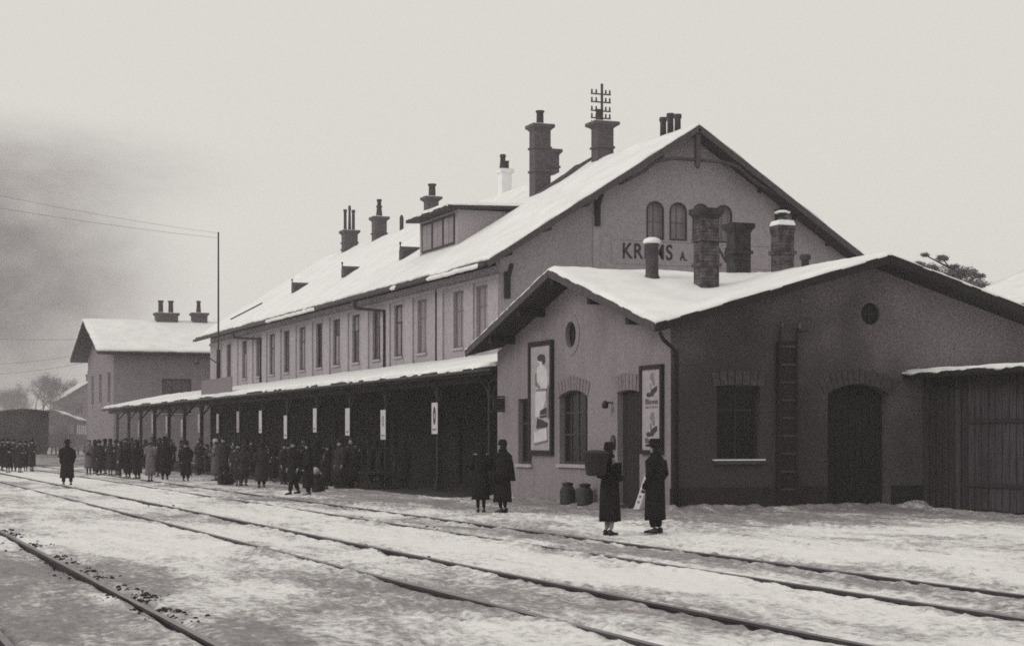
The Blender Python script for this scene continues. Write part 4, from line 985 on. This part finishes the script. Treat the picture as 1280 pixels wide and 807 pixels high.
grid_solid(hx, hy, lambda x, y: h_far(x, y) + .03 + .04 * fbm(x * .4, y * .4), lambda x, y: h_far(x, y) - .115, warp=snow_warp(.08)).build('snow_layer', M['snow'], far)
for (px, wx, pots) in ((208, 1.7, ((-.45, 0, .2, 1.0, 'pot'), (.35, 0, .2, 1.0, 'pot'))), (249, 1.15, ((-.05, 0, .2, 1.0, 'taper'),))):
    q = ony(px, 400, fyc); chimney(far, q.x, fyc, 10.6, EYE + (HZ - 391) / F * (q.x * SI + fyc * CO), wx, .9, 'chim', .12, (), pots, .04)

# ------------------------------------------------------------------ people
def skin_body(verts, edges, radii, mats_by, lvl=2):
    me = bpy.data.meshes.new('body'); me.from_pydata(verts, edges, [])
    o = bpy.data.objects.new('body', me); COL.objects.link(o)
    o.modifiers.new('skin', 'SKIN'); ss = o.modifiers.new('sub', 'SUBSURF'); ss.levels = lvl; ss.render_levels = lvl
    lay = me.skin_vertices[0].data
    for i, r in enumerate(radii): lay[i].radius = (r, r); lay[i].use_root = (i == 0)
    dg = bpy.context.evaluated_depsgraph_get(); dg.update()
    m2 = bpy.data.meshes.new_from_object(o.evaluated_get(dg)); bpy.data.objects.remove(o)
    m2.materials.clear()
    for m in ('skin', mats_by, 'hair'): m2.materials.append(M[m])
    for p in m2.polygons:
        p.use_smooth = True; c = p.center
        hand = c.z < .86 and abs(c.x) > .19 and c.z > .62
        p.material_index = 0 if (c.z > 1.36 or hand) else 1
    return m2
def make_proto(sex, hem, coat='coat', hat='fedora', legs='coat', stance=.09, arms='pocket', flare=1.0, walk=0, broad=1.0, cape=False):
    V = []; E_ = []; Rd = []
    def v(x, y, z, r, par=None):
        V.append((x, y, z)); Rd.append(r); i = len(V) - 1
        if par is not None: E_.append((par, i))
        return i
    pel = v(0, 0, .90, .125); sp = v(0, 0, 1.08, .12, pel); ch = v(0, 0, 1.24, .135, sp); nk = v(0, .005, 1.375, .052, ch)
    jw = v(0, -.022, 1.45, .062, nk); md = v(0, -.008, 1.525, .084, jw); tp = v(0, .005, 1.595, .058, md); v(0, -.108, 1.505, .012, md)
    for s in (-1, 1): v(s * .088, .01, 1.515, .014, md)
    sh = .165 * broad
    for s in (-1, 1):
        a = v(s * sh, .01, 1.325, .058, ch)
        if arms == 'pocket': e = v(s * (sh + .075), .05, 1.06, .046, a); wr = v(s * (sh + .03), -.07, .86, .033, e); tip = (s * (sh + .01), -.11, .79)
        elif arms == 'front': e = v(s * (sh + .06), .02, 1.06, .044, a); wr = v(s * .08, -.2, 1.0, .032, e); tip = (s * .02, -.225, 1.0)
        else: e = v(s * (sh + .055), .03, 1.06, .046, a); wr = v(s * (sh + .06), -.03, .82, .032, e); tip = (s * (sh + .055), -.05, .74)
        pm = v(*tip, .032, wr); T = Vector(tip); dr = (T - Vector(V[wr])).normalized(); side = Vector((0, 1, 0)) if arms != 'front' else Vector((0, 0, 1))
        for k in range(4):
            b = T + dr * .035 + side * (.027 - .018 * k); f1 = v(*b, .0085, pm); f2 = v(*(b + dr * (.04 - .006 * abs(k - 1)) + Vector((-s * .008, -.004, 0))), .008, f1); v(*(b + dr * (.062 - .008 * abs(k - 1)) + Vector((-s * .022, -.008, 0))), .007, f2)
        th = v(*(T + side * -.034 * (1 if arms != 'front' else -1) + dr * -.005), .0095, pm); v(*(T + side * -.05 * (1 if arms != 'front' else -1) + dr * .03), .008, th)
        w_ = walk * s
        hp = v(s * .085, 0, .84, .095, pel); kn = v(s * stance, -.02 - w_ * .12, .48, .085 if sex == 'm' else .06, hp)
        an = v(s * stance, .02 - w_ * .26, .09 + (0 if w_ >= 0 else .02), .068 if sex == 'm' else .040, kn)
    body = skin_body(V, E_, Rd, legs)
    root = {'body': body}
    # coat: one shell with skirts, shoulders and sleeves
    N = 26; rings = []
    if sex == 'm':
        sec = [(1.43, .062, .07, .012), (1.40, .085, .085, .012), (1.365, .15 * broad, .10, .01), (1.315, .20 * broad, .122, .005), (1.20, .215 * broad, .148, 0), (1.05, .20 * broad, .15, 0), (.92, .195 * broad, .152, 0)]
    else:
        sec = [(1.42, .07, .075, .012), (1.39, .095, .09, .012), (1.35, .14 * broad, .10, .01), (1.30, .178 * broad, .12, 0), (1.18, .188 * broad, .145, -.005), (1.02, .165 * broad, .13, 0), (.90, .185 * broad, .15, 0)]
    z = .78
    last = sec[-1]; lo = [q for q in (.78, .62, .46, .34, .24) if q > hem + .05] + [hem]
    for q in lo:
        t = (.9 - q) / .65
        sec.append((q, (last[1] + .035 * t * flare), last[2] + .035 * t * flare, 0))
    mb = MB(); P = []
    for (zz_, a, b, oy) in sec:
        fold = max(0, (.95 - zz_)) * .055 * flare
        for k in range(N):
            an = 2 * math.pi * k / N
            r = 1 + fold * math.sin(an * 5 + 1.3 * math.sin(zz_ * 4)) + .012 * math.sin(an * 3 + zz_ * 9)
            P.append((a * r * math.cos(an), b * r * math.sin(an) + oy, zz_ + (.012 * math.sin(an * 4) if zz_ == hem else 0)))
    n = len(sec); Fc = [(i * N + k, i * N + (k + 1) % N, (i + 1) * N + (k + 1) % N, (i + 1) * N + k) for i in range(n - 1) for k in range(N)]
    Fc += [tuple(range(N)), tuple(reversed(range((n - 1) * N, n * N)))]
    mb.add(P, Fc, 0, True)
    for s in (-1, 1):
        if arms == 'pocket': pth = [(s * (sh - .03), .01, 1.325), (s * (sh + .035), .015, 1.28), (s * (sh + .078), .05, 1.06), (s * (sh + .035), -.065, .87), (s * (sh + .012), -.1, .81)]
        elif arms == 'front': pth = [(s * (sh - .03), .01, 1.325), (s * (sh + .03), .01, 1.27), (s * (sh + .06), .02, 1.06), (s * .11, -.17, 1.0), (s * .05, -.205, 1.0)]
        else: pth = [(s * (sh - .03), .01, 1.325), (s * (sh + .03), .01, 1.28), (s * (sh + .055), .03, 1.06), (s * (sh + .06), -.02, .85), (s * (sh + .06), -.035, .80)]
        mb.tube(pth, [.06, .082, .068, .056, .054], 10)
    if cape:
        mb.lathe([(.33, .72), (.30, .9), (.26, 1.15), (.2, 1.32), (.09, 1.40)], (0, .03, 0), 20, 0, True, sx=1, sy=.72)
    zb_ = 1.03
    wb_, db_ = (.203 * broad, .154) if sex == 'm' else (.168 * broad, .134)
    if not cape:
        mb.lathe([(1.0, zb_ - .025), (1.035, zb_ - .02), (1.035, zb_ + .02), (1.0, zb_ + .025)], (0, 0, 0), 22, 0, True, sx=wb_, sy=db_)
        mb.box(-.008, .008, .1, db_ + .018, .45, zb_ - .03)
    # collar
    mb.lathe([(.088, 1.36), (.105, 1.405), (.092, 1.44), (.07, 1.43)], (0, .012, 0), 14)
    root['coat'] = mesh_of(mb, 'coat', M[coat])
    # shoes
    for s in (-1, 1):
        y0 = .02 - walk * s * .26; q = MB(); x = s * stance; zz_ = 0 if walk * s >= 0 else .02
        secs = ((.07, .034, .09), (.03, .042, .105), (-.05, .045, .07), (-.13, .045, .055), (-.18, .034, .045), (-.20, .012, .03)) if sex == 'm' else ((.06, .028, .10), (.02, .034, .1), (-.05, .036, .055), (-.12, .038, .045), (-.17, .024, .036), (-.185, .01, .03))
        P = []
        for (yy, hw, ht) in secs:
            P += [(x - hw, y0 + yy, zz_), (x + hw, y0 + yy, zz_), (x + hw * .95, y0 + yy, zz_ + ht * .6), (x + hw * .5, y0 + yy, zz_ + ht), (x - hw * .5, y0 + yy, zz_ + ht), (x - hw * .95, y0 + yy, zz_ + ht * .6)]
        Fc = [(i * 6 + k, i * 6 + (k + 1) % 6, (i + 1) * 6 + (k + 1) % 6, (i + 1) * 6 + k) for i in range(len(secs) - 1) for k in range(6)] + [tuple(range(6)), tuple(reversed(range((len(secs) - 1) * 6, len(secs) * 6)))]
        q.add(P, Fc, 0, True); root['shoe%d' % s] = mesh_of(q, 'shoe', M['shoe'])
    # headgear and hair
    q = MB(); c = (0, 0, 0)
    if hat == 'fedora':
        q.lathe([(.09, 1.556), (.15, 1.548), (.165, 1.56), (.155, 1.585), (.102, 1.60), (.099, 1.61), (.094, 1.66), (.078, 1.695), (.03, 1.69)], (0, -.004, 0), 18, 0, True, sx=.93, sy=1.1)
    elif hat == 'cap':
        q.lathe([(.1, 1.57), (.105, 1.59), (.122, 1.62), (.11, 1.645), (.05, 1.66)], (0, .01, 0), 16, 0, True, sx=.95, sy=1.08)
        q.box(-.06, .06, -.165, -.09, 1.572, 1.584)
    elif hat == 'cloche':
        q.lathe([(.115, 1.535), (.118, 1.545), (.102, 1.56), (.1, 1.60), (.085, 1.645), (.05, 1.665)], (0, .006, 0), 16, 0, True, sx=.95, sy=1.05)
    elif hat == 'scarf':
        q.lathe([(.08, 1.36), (.1, 1.42), (.104, 1.52), (.1, 1.57), (.075, 1.625), (.03, 1.645)], (0, .026, 0), 16, 0, True, sx=.96, sy=.98)
    root['hat'] = mesh_of(q, 'hat', M[coat if hat != 'scarf' else 'coatg'])
    q = MB(); q.lathe([(.07, 1.43), (.088, 1.47), (.094, 1.53), (.088, 1.575), (.06, 1.6)], (0, .022, 0), 14, 0, True, sx=.98, sy=.85)
    root['hair'] = mesh_of(q, 'hair', M['hair'])
    q = MB()
    for s in (-1, 1): q.add([(s * .032 + .013 * math.cos(k * 1.0472), -.0895, 1.532 + .007 * math.sin(k * 1.0472)) for k in range(6)], [tuple(range(6))])
    q.box(-.024, .024, -.084, -.078, 1.458, 1.464)
    root['face'] = mesh_of(q, 'facial_features', M['hair'])
    return root
PROTO = {
    'man': make_proto('m', .24, 'coat', 'fedora', 'coat', .09, 'pocket', .6, 0, 1.1),
    'man_wide': make_proto('m', .27, 'coat', 'fedora', 'coat', .13, 'pocket', 1.2, 0, 1.12),
    'man_cap': make_proto('m', .42, 'coatg', 'cap', 'coatg', .09, 'side', .6),
    'man_stride': make_proto('m', .40, 'coat', 'fedora', 'coat', .08, 'side', .7, 1),
    'woman': make_proto('f', .25, 'coat', 'cloche', 'stock', .055, 'front', .8),
    'woman_cape': make_proto('f', .24, 'coat', 'cloche', 'coat', .075, 'front', 1.2, 0, 1.05, True),
    'woman_scarf': make_proto('f', .3, 'coatg', 'scarf', 'coat', .07, 'front', .9),
}
def person(px, py, proto, rz, label, group=None, h=1.0, mats=None, z=0, at=None):
    p = onz(px, py, z) if at is None else Vector(at)
    gz = max(ground_h(p.x, p.y), .012 if (p.x > 16.9 and p.y > 47) else -9)
    t = thing('person', (p.x, p.y, gz), label, 'person', group, 1e-9)
    t.rotation_euler.z = math.radians(rz); t.scale = (h, h, h)
    for k, me in PROTO[proto].items():
        nm = 'shoe' if k.startswith('shoe') else ('facial_features' if k == 'face' else k)
        o = bpy.data.objects.new(nm, me); COL.objects.link(o); o.parent = t
        if mats and k in mats: o.material_slots[0].link = 'OBJECT'; o.material_slots[0].material = M[mats[k]]
    return t, p
person(819, 669, 'man', -148, 'person in long black overcoat and felt hat standing by the framed shoe poster', h=1.0)
tw, pw = person(762, 669.5, 'woman', 112, 'person in long black coat with a large pack basket on the back', h=1.0)
person(601, 642, 'woman_scarf', 170, 'person in dark headscarf and long coat beside a person in a cape', h=.98, mats={'coat': 'coat', 'hat': 'coat'})
person(628, 642, 'woman_cape', 205, 'person in a flared black cape standing before the pale wall', h=1.01)
person(84, 605.5, 'man_wide', 178, 'person in bulky black overcoat and hat standing alone on the tracks', h=1.02)
person(367, 619, 'man_stride', -60, 'person in dark overcoat striding along the platform edge', h=1.0)
person(385, 619.5, 'man', -110, 'person in black overcoat with a pale bundle at the feet', h=.98)
person(188, 602.5, 'woman', 150, 'person in a pale grey coat at the platform edge beside a track', h=1.0, mats={'coat': 'coatl', 'hat': 'coatl'})
person(269, 601, 'woman', -120, 'person in a light grey coat and hat in front of the crowd', h=1.02, mats={'coat': 'coatl', 'hat': 'cloth'})
# pack basket on the woman's back
dirv = Vector((math.sin(math.radians(112)), -math.cos(math.radians(112)), 0))
bp_ = Vector((pw.x, pw.y, 0)) - dirv * .36
t = thing('pack_basket', (bp_.x, bp_.y, 1.0), 'large dark wicker pack basket carried on a back', 'basket')
mb = MB(); mb.lathe([(.13, 1.08), (.17, 1.1), (.20, 1.3), (.235, 1.46), (.245, 1.47), (.22, 1.50), (.13, 1.53), (.03, 1.54)], (bp_.x, bp_.y, 0), 16, 0, False); mb.build('basket_body', M['basket'], t)
for s in (-1, 1):
    sd = Vector((-dirv.y, dirv.x, 0)) * (.1 * s)
    MB().tube([bp_ + sd + dirv * .18 + Vector((0, 0, 1.42)), bp_ + sd + dirv * .34 + Vector((0, 0, 1.39)), bp_ + sd + dirv * .5 + Vector((0, 0, 1.28)), bp_ + sd * 1.5 + dirv * .44 + Vector((0, 0, 1.1)), bp_ + sd + dirv * .16 + Vector((0, 0, 1.12))], .014, 5).build('strap', M['basket'], t)
# pale bundle and dark bag on the platform
q = onz(394, 612); t = thing('bundle', (q.x, q.y, .03), 'pale cloth bundle tied on top of a dark bag on the platform', 'bundle')
MB().lathe([(.14, 0), (.2, .05), (.22, .25), (.2, .42), (.12, .48)], (q.x, q.y, .03), 12, 0, True, sx=.7).build('bag', M['coat'], t)
MB().lathe([(.1, .482), (.17, .52), (.18, .62), (.1, .7), (.03, .74)], (q.x, q.y, .03), 10, 0, True).build('cloth', M['cloth'], t)

# the crowd
R = random.Random(11)
KINDS = [('man', {}, 'person in black overcoat and felt hat'), ('man_cap', {}, 'person in charcoal coat and flat cap'), ('woman_scarf', {}, 'person in charcoal coat and headscarf'),
         ('woman', {}, 'person in black coat and close hat'), ('man', {'coat': 'coatg'}, 'person in charcoal overcoat and black felt hat'), ('woman', {'coat': 'coatg'}, 'person in charcoal coat and close black hat'),
         ('woman_scarf', {'coat': 'coatl'}, 'person in grey coat and dark headscarf'), ('man_cap', {'coat': 'coatl'}, 'person in grey coat and flat cap')]
front = [(3, 588), (10, 590.5), (17, 589), (25, 590), (32, 588.5), (40, 589)]
for (px, py) in front:
    k = R.choice(KINDS[:6]); person(px, py, k[0], R.uniform(-40, 60), k[2] + ' in the group beside the freight wagon', 'group beside the freight wagon', R.uniform(.96, 1.04), k[1])
mid = [(111, 593), (118, 592), (124, 594), (131, 593), (138, 594), (145, 594)]
for i, (px, py) in enumerate(mid):
    k = R.choice(KINDS[4:] if i in (2, 3) else KINDS); person(px, py, k[0], R.uniform(0, 360), k[2] + ' in the group past the canopy end', 'group past the canopy end', R.uniform(.96, 1.04), k[1])
row = [(152, 595), (159, 595), (166, 596.5), (174, 595), (197, 596), (205, 597), (213, 596), (221, 598), (229, 597), (237, 598.5), (245, 598), (253, 599.5), (261, 598), (279, 600), (289, 606), (297, 609.5), (307, 608), (314, 609.5), (327, 610), (333, 603), (341, 605), (349, 603), (356, 605), (402, 611), (410, 609), (418, 611), (427, 610), (436, 611), (443, 610)]
for i, (px, py) in enumerate(row):
    if R.random() < .12: continue
    px += R.gauss(0, 3); py += R.choice((-4, -2, 0, 0, 1.5, 3)) * (1 if px < 330 else .5)
    k = KINDS[R.randrange(6)] if R.random() < .88 else R.choice(KINDS); person(px, py, k[0], R.uniform(0, 360), k[2] + ' in the crowd along the platform edge', 'crowd along the platform edge', R.choice((.72, .88, .92, .95, .98, 1.0, 1.03, 1.05)), k[1])
used = []
for i in range(50):
    for _ in range(30):
        x, y = R.uniform(16.3, 20.5), R.uniform(60, 112) if i > 3 else R.uniform(56, 60)
        if all((x - a) ** 2 + (y - b) ** 2 > .36 for a, b in used) and all(abs(y - q) > .4 or abs(x - 18.68) > .4 for q in POSTS) and not (abs(x - 17.7) < 1 and abs(y - 57) < 1.5): break
    used.append((x, y)); k = KINDS[R.randrange(6)]
    person(0, 0, k[0], R.uniform(0, 360), k[2] + ' waiting back under the platform roof', 'people waiting under the platform roof', R.choice((.9, .94, .97, 1.0, 1.03, 1.06)), k[1], at=(x, y, 0))

# ------------------------------------------------------------------ rolling stock at the far end
def wagon(name, label, c, head, L, W, zf, zr, rise, m, windows=0, clerestory=False, snow=1.0):
    """c: centre of the near end on the ground; head: angle of travel from +y, clockwise"""
    t = thing(name, c, label, 'railway wagon', None, 1e-9); t.rotation_euler.z = -math.radians(head)
    b = MB(); b.box(-W / 2, W / 2, 0, L, zf, zr); body = b.build('body', M[m], t)
    prof_ = [(-W / 2 - .1, zr - .05)] + [(-W / 2 - .1 + (W + .2) * k / 10, zr + rise * math.sin(math.pi * k / 10)) for k in range(11)] + [(W / 2 + .1, zr - .05)]
    MB().prism(prof_, lambda u, z: Vector((u, -.15, z)), lambda u, z: Vector((u, L + .15, z))).build('roof', M['wood'], t)
    q = MB(); P = []; n = 13
    for y in lin(-.2, L + .2, .8):
        for k in range(n): u = -W / 2 - .12 + (W + .24) * k / (n - 1); P.append((u, y, zr + rise * math.sin(math.pi * k / (n - 1)) + .012 + snow * (.07 + .03 * fbm(u, y * .6)) * (0.15 + math.sin(math.pi * k / (n - 1)))))
    r_ = len(P) // n; q.add(P, [(j * n + k, j * n + k + 1, (j + 1) * n + k + 1, (j + 1) * n + k) for j in range(r_ - 1) for k in range(n - 1)], 0, True)
    o = len(q.v); q.add([(p_[0], p_[1], p_[2] - .09 * max(.1, snow)) for p_ in P], [tuple(reversed((j * n + k, j * n + k + 1, (j + 1) * n + k + 1, (j + 1) * n + k))) for j in range(r_ - 1) for k in range(n - 1)], 0, True)
    q.build('snow_layer', M['snow'], t)
    MB().box(-W / 2 + .1, W / 2 - .1, -.1, L + .1, zf - .3, zf - .003).build('underframe', M['black'], t)
    for u in (-.75, .75):
        MB().tube([(u, -.1, zf - .12), (u, -.5, zf - .12), (u, -.52, zf - .12), (u, -.58, zf - .12)], [.07, .07, .2, .2], 10).build('buffer', M['black'], t)
        for y in (L * .2, L * .8):
            MB().prism(circ(y, .5, .48, .48, 16), lambda a, z: Vector((u - .06, a, z)), lambda a, z: Vector((u + .06, a, z))).build('wheel', M['black'], t)
    for u in lin(-W / 2 + .12, W / 2 - .12, .55): MB().box(u - .04, u + .04, -.04, -.003, zf, zr).build('stanchion', M['black'], t)
    for k in range(windows):
        y = L * (k + .5) / windows
        for s in (-1, 1): MB().box(s * W / 2 - .02, s * W / 2 + .02, y - .5, y + .5, zf + 1.0, zf + 1.9).build('window', M['pane'], t)
    if windows:
        for u in (-.85, .85): MB().box(u - .32, u + .32, -.03, -.003, zf + 1.0, zf + 1.9).build('window', M['pane'], t)
    if clerestory:
        MB().prism([(-.75, zr + rise * .7), (.75, zr + rise * .7), (.75, zr + rise + .25), (.4, zr + rise + .38), (-.4, zr + rise + .38), (-.75, zr + rise + .25)], lambda u, z: Vector((u, 0, z)), lambda u, z: Vector((u, L, z))).build('clerestory', M['wood'], t)
    return t
wagon('freight_wagon', 'dark freight wagon with snow on its roof standing on the track beside the platform', (11.4, 109, 0), 0, 9, 2.9, 1.05, 3.35, .16, 'wood', snow=.15)
q = onz(78, 568.5); q = ond(77, 547, 164); wagon('passenger_coach', 'dark passenger coach with a thin arc of snow on its low roof', (q.x, q.y, 0), 12, 13, 2.75, 1.1, 3.5, .42, 'woodmid', 5)
q = ond(66, 547, 178); wagon('passenger_coach', 'dark taller passenger coach with a raised snowy roof', (q.x - .3, q.y, 0), 12, 13, 2.75, 1.2, 4.1, .5, 'woodmid', 5)

# ------------------------------------------------------------------ houses in the distance
def house(name, label, x, y, W, L, ze, zp, m='farwall', axis='y'):
    """gable wall faces -y, ridge runs along y"""
    t = thing(name, (x, y, 0), label, 'house')
    wall('wall', t, 'y', y, [(x - W / 2, 0), (x + W / 2, 0), (x + W / 2, ze), (x, zp - .2), (x - W / 2, ze)], [[(x - 1.9, ze - 2), (x - .9, ze - 2), (x - .9, ze - .6), (x - 1.9, ze - .6)], [(x + .9, ze - 2), (x + 1.9, ze - 2), (x + 1.9, ze - .6), (x + .9, ze - .6)]], .3, M[m])
    MB().box(x - W / 2 + .003, x - W / 2 + .3, y + .31, y + L, 0, ze).box(x + W / 2 - .3, x + W / 2 - .003, y + .31, y + L, 0, ze).box(x - W / 2 + .31, x + W / 2 - .31, y + L - .3, y + L - .003, 0, ze).build('wall', M[m], t)
    for u in (-1.9, .9): window(t, 'y', y, x + u, x + u + 1, ze - 2, ze - .6, .1, (.5,), (), 'frame', 'pane', .08)
    k = (zp - ze) / (W / 2); hf = lambda a, b: zp - k * abs(a - x)
    xs = sorted(set(lin(x - W / 2 - .6, x + W / 2 + .6, .5) + [x])); ys_ = lin(y - .6, y + L + .4, .6)
    grid_solid(xs, ys_, lambda a, b: hf(a, b), lambda a, b: hf(a, b) - .22).build('roof', M['soffit'], t)
    grid_solid(xs, ys_, lambda a, b: hf(a, b) + .16 + .04 * fbm(a, b), lambda a, b: hf(a, b) + .004, warp=snow_warp(.06)).build('snow_layer', M['snow'], t)
    chimney(t, x + .6, y + L * .6, zp - .8, zp + 1.2, .6, .6, 'chim', .1, (), ((0, 0, .14, .5, 'pot'),), .05)
    return t
q = ond(112, 490, 232); house('far_house', 'small house with a bright snowy roof half hidden by the gabled house', q.x, q.y, 7.5, 9, 7.0, 9.3)
q = ond(1470, 340, 96); house('far_house', 'grey gabled house with snowy roof rising behind the annexe', q.x, q.y, 14, 12, 9.5, 12.3)

# ------------------------------------------------------------------ trees
def bare_tree(x, y, h, spread, label, group, seed, twigs=2600, zb=0, lean=(0, 0)):
    R = random.Random(seed); t = thing('bare_tree', (x, y, zb), label, 'tree', group)
    tr = MB(); tw_ = MB(); ends = []
    def branch(p, d, L, r, lvl):
        n = 4 if lvl < 3 else 3; pts = [p]; q = p; dd = d.copy()
        for k in range(n):
            dd = (dd + Vector((R.gauss(0, .16), R.gauss(0, .16), .06))).normalized(); q = q + dd * (L / n); pts.append(q)
        tr.tube(pts, [r * (1 - .45 * k / n) for k in range(n + 1)], 5 if lvl < 2 else 4)
        if lvl >= 4: ends.extend(pts[1:]); return
        for k in range(3 if lvl == 0 else R.randint(2, 4)):
            a = R.uniform(0, 6.283); tilt = R.uniform(.35, .95)
            side = dd.orthogonal().normalized(); side = Matrix.Rotation(a, 3, dd) @ side
            nd = (dd * math.cos(tilt) + side * math.sin(tilt) * spread + Vector((0, 0, .12))).normalized()
            branch(pts[-1 - (k % 2) * (lvl > 0)], nd, L * R.uniform(.6, .8), r * .55, lvl + 1)
    branch(Vector((x, y, zb)), Vector((lean[0], lean[1], 1)).normalized(), h * .34, h * .022, 0)
    for k in range(twigs):
        p = R.choice(ends); d = Vector((R.gauss(0, 1), R.gauss(0, 1), R.gauss(.3, .8))).normalized(); L = R.uniform(.25, 1.0) * h / 10
        s_ = d.orthogonal().normalized() * .014 * h / 10; q = p + Vector((R.gauss(0, .2), R.gauss(0, .2), R.gauss(0, .2)))
        tw_.add([q - s_, q + s_, q + d * L], [(0, 1, 2)])
    tr.build('trunk', M['bark'], t); tw_.build('crown', M['twig'], t); return t
R = random.Random(21)
for k, (px, top, d_) in enumerate(((-75, 474, 210), (-50, 468, 222), (-28, 476, 212), (-6, 478, 205), (16, 484, 214), (38, 470, 226), (58, 462, 238), (76, 466, 246), (92, 474, 258), (106, 470, 270))):
    q = ond(px, 547, d_); h = EYE + (HZ - top) / F * d_
    bare_tree(q.x, q.y, h * 1.05, 1.15, 'bare winter tree in the misty row beyond the far wagons', 'trees beyond the far wagons', 40 + k, 3400)
# evergreen behind the annexe: pads of needles
def evergreen(x, y, h, label, seed):
    R = random.Random(seed); t = thing('pine_tree', (x, y, 0), label, 'tree')
    tr = MB(); tr.tube([(x, y, 0), (x + .2, y, h * .4), (x - .1, y, h * .75), (x, y, h * .93)], [.3, .24, .15, .05], 8); cr = MB()
    pads = [(-2.3, 0, -.55, .9), (-1.5, .5, .2, .55), (-1.15, -.4, .75, .38), (-.2, .4, -.2, 1.15), (.7, -.4, -.1, .75), (1.2, .2, -.8, 1.3), (2.4, 0, -1.2, 1.1), (2.3, .3, -.2, .32), (-2.7, 0, .35, .35), (.1, -.8, -1.3, 1.3), (-1.5, .3, -1.4, 1.2), (.5, .6, .35, .3), (-2.0, .3, 1.0, .22)]
    for (dx_, dy_, dz_, r_) in pads:
        c = Vector((x + dx_, y + dy_, h - 1.3 + dz_))
        tr.tube([(x, y, c.z - .9), ((x + c.x) / 2, (y + c.y) / 2, c.z - .45), c], [.09, .06, .03], 5)
        for k in range(int(900 * r_)):
            u = Vector((R.gauss(0, 1), R.gauss(0, 1), R.gauss(0, .6))); u = u.normalized() * r_ * R.random() ** .4; u.z *= .6
            d = Vector((R.gauss(0, 1), R.gauss(0, 1), R.gauss(.3, .7))).normalized(); s_ = d.orthogonal().normalized() * .045; L = R.uniform(.12, .3); p = c + u
            cr.add([p - s_, p + s_, p + d * L], [(0, 1, 2)])
    tr.build('trunk', M['bark'], t); cr.build('crown', M['leaf'], t); return t
q = ond(1192, 330, 112); evergreen(q.x, q.y, EYE + (HZ - 314) / F * 112, 'dark evergreen tree showing above the annexe roof', 5)

# ------------------------------------------------------------------ smoke over the far end of the yard, and the winter air
def smoke(c, size, rz, dens, label, seed, colr=(.36, .33, .35, 1)):
    bm = bmesh.new(); bmesh.ops.create_icosphere(bm, subdivisions=3, radius=1)
    me = bpy.data.meshes.new('smoke'); bm.to_mesh(me); bm.free()
    o = link('smoke', me, None, None, c); o.scale = size; o.rotation_euler = (0, math.radians(rz[1]), math.radians(rz[0])); tag(o, label, 'smoke', kind='stuff')
    m = bpy.data.materials.new('smoke'); m.use_nodes = True; n = m.node_tree; n.nodes.clear(); L = n.links.new
    out = n.nodes.new('ShaderNodeOutputMaterial'); pv = n.nodes.new('ShaderNodeVolumePrincipled'); pv.inputs['Color'].default_value = colr
    tc = n.nodes.new('ShaderNodeTexCoord'); ln = n.nodes.new('ShaderNodeVectorMath'); ln.operation = 'LENGTH'; L(tc.outputs['Object'], ln.inputs[0])
    fo = n.nodes.new('ShaderNodeMapRange'); fo.interpolation_type = 'SMOOTHSTEP'; fo.inputs[1].default_value = 1; fo.inputs[2].default_value = .1; L(ln.outputs['Value'], fo.inputs[0])
    nz = n.nodes.new('ShaderNodeTexNoise'); nz.inputs['Scale'].default_value = 5.5; nz.inputs['Detail'].default_value = 9; nz.inputs['Roughness'].default_value = .65; nz.inputs['Distortion'].default_value = .5
    mp = n.nodes.new('ShaderNodeMapping'); mp.inputs['Location'].default_value = (seed, seed * 2, 0); L(tc.outputs['Object'], mp.inputs[0]); L(mp.outputs[0], nz.inputs['Vector'])
    nr = n.nodes.new('ShaderNodeMapRange'); nr.inputs[1].default_value = .3; nr.inputs[2].default_value = .75; L(nz.outputs[0], nr.inputs[0])
    a = n.nodes.new('ShaderNodeMath'); a.operation = 'MULTIPLY'; L(fo.outputs[0], a.inputs[0]); L(nr.outputs[0], a.inputs[1])
    b = n.nodes.new('ShaderNodeMath'); b.operation = 'MULTIPLY'; L(a.outputs[0], b.inputs[0]); b.inputs[1].default_value = dens
    L(b.outputs[0], pv.inputs['Density']); L(pv.outputs[0], out.inputs['Volume']); me.materials.append(m)
smoke(ond(40, 205, 150), (23, 10, 5.5), (-14, 3), .085, 'thin grey smoke drifting high over the far end of the yard', 3)
smoke(ond(-60, 345, 158), (25, 12, 17), (-14, 0), .27, 'grey smoke hanging over the far wagons', 8)
smoke(ond(20, 535, 112), (11, 22, 7), (-8, 0), .05, 'pale steam drifting low past the freight wagon', 5, (.6, .56, .58, 1))

hz = MB(); hz.box(-440, 440, -80, 640, -1.5, 42)
m = bpy.data.materials.new('haze'); m.use_nodes = True; n = m.node_tree; n.nodes.clear()
out = n.nodes.new('ShaderNodeOutputMaterial'); pv = n.nodes.new('ShaderNodeVolumePrincipled'); pv.inputs['Color'].default_value = (1, .955, .985, 1); pv.inputs['Density'].default_value = .00065
pv.inputs['Anisotropy'].default_value = 0
n.links.new(pv.outputs[0], out.inputs['Volume'])
tag(hz.build('haze', m), 'thin winter mist in the air over the yard', 'haze', kind='stuff')

# suitcases set down among the crowd
case_at = ((282, 607, 25, 'coatg'), (398, 616, 50, 'coatg'))
case_lab = ('charcoal suitcase on the platform snow near a group in overcoats', 'charcoal suitcase beside the pale bundle on the platform')
for (px, py, a, m_), lb in zip(case_at, case_lab):
    p = onz(px, py); t = thing('suitcase', (p.x, p.y, ground_h(p.x, p.y)), lb, 'suitcase', 'luggage in the crowd', 1e-9); t.rotation_euler.z = math.radians(a)
    MB().box(-.3, .3, -.09, .09, .01, .42).build('body', M[m_], t); MB().box(-.305, .305, -.095, .095, .25, .27).build('seam', M['coat'], t)
    MB().tube([(-.08, 0, .42), (-.07, 0, .47), (.07, 0, .47), (.08, 0, .42)], .014, 6).build('handle', M['coat'], t)
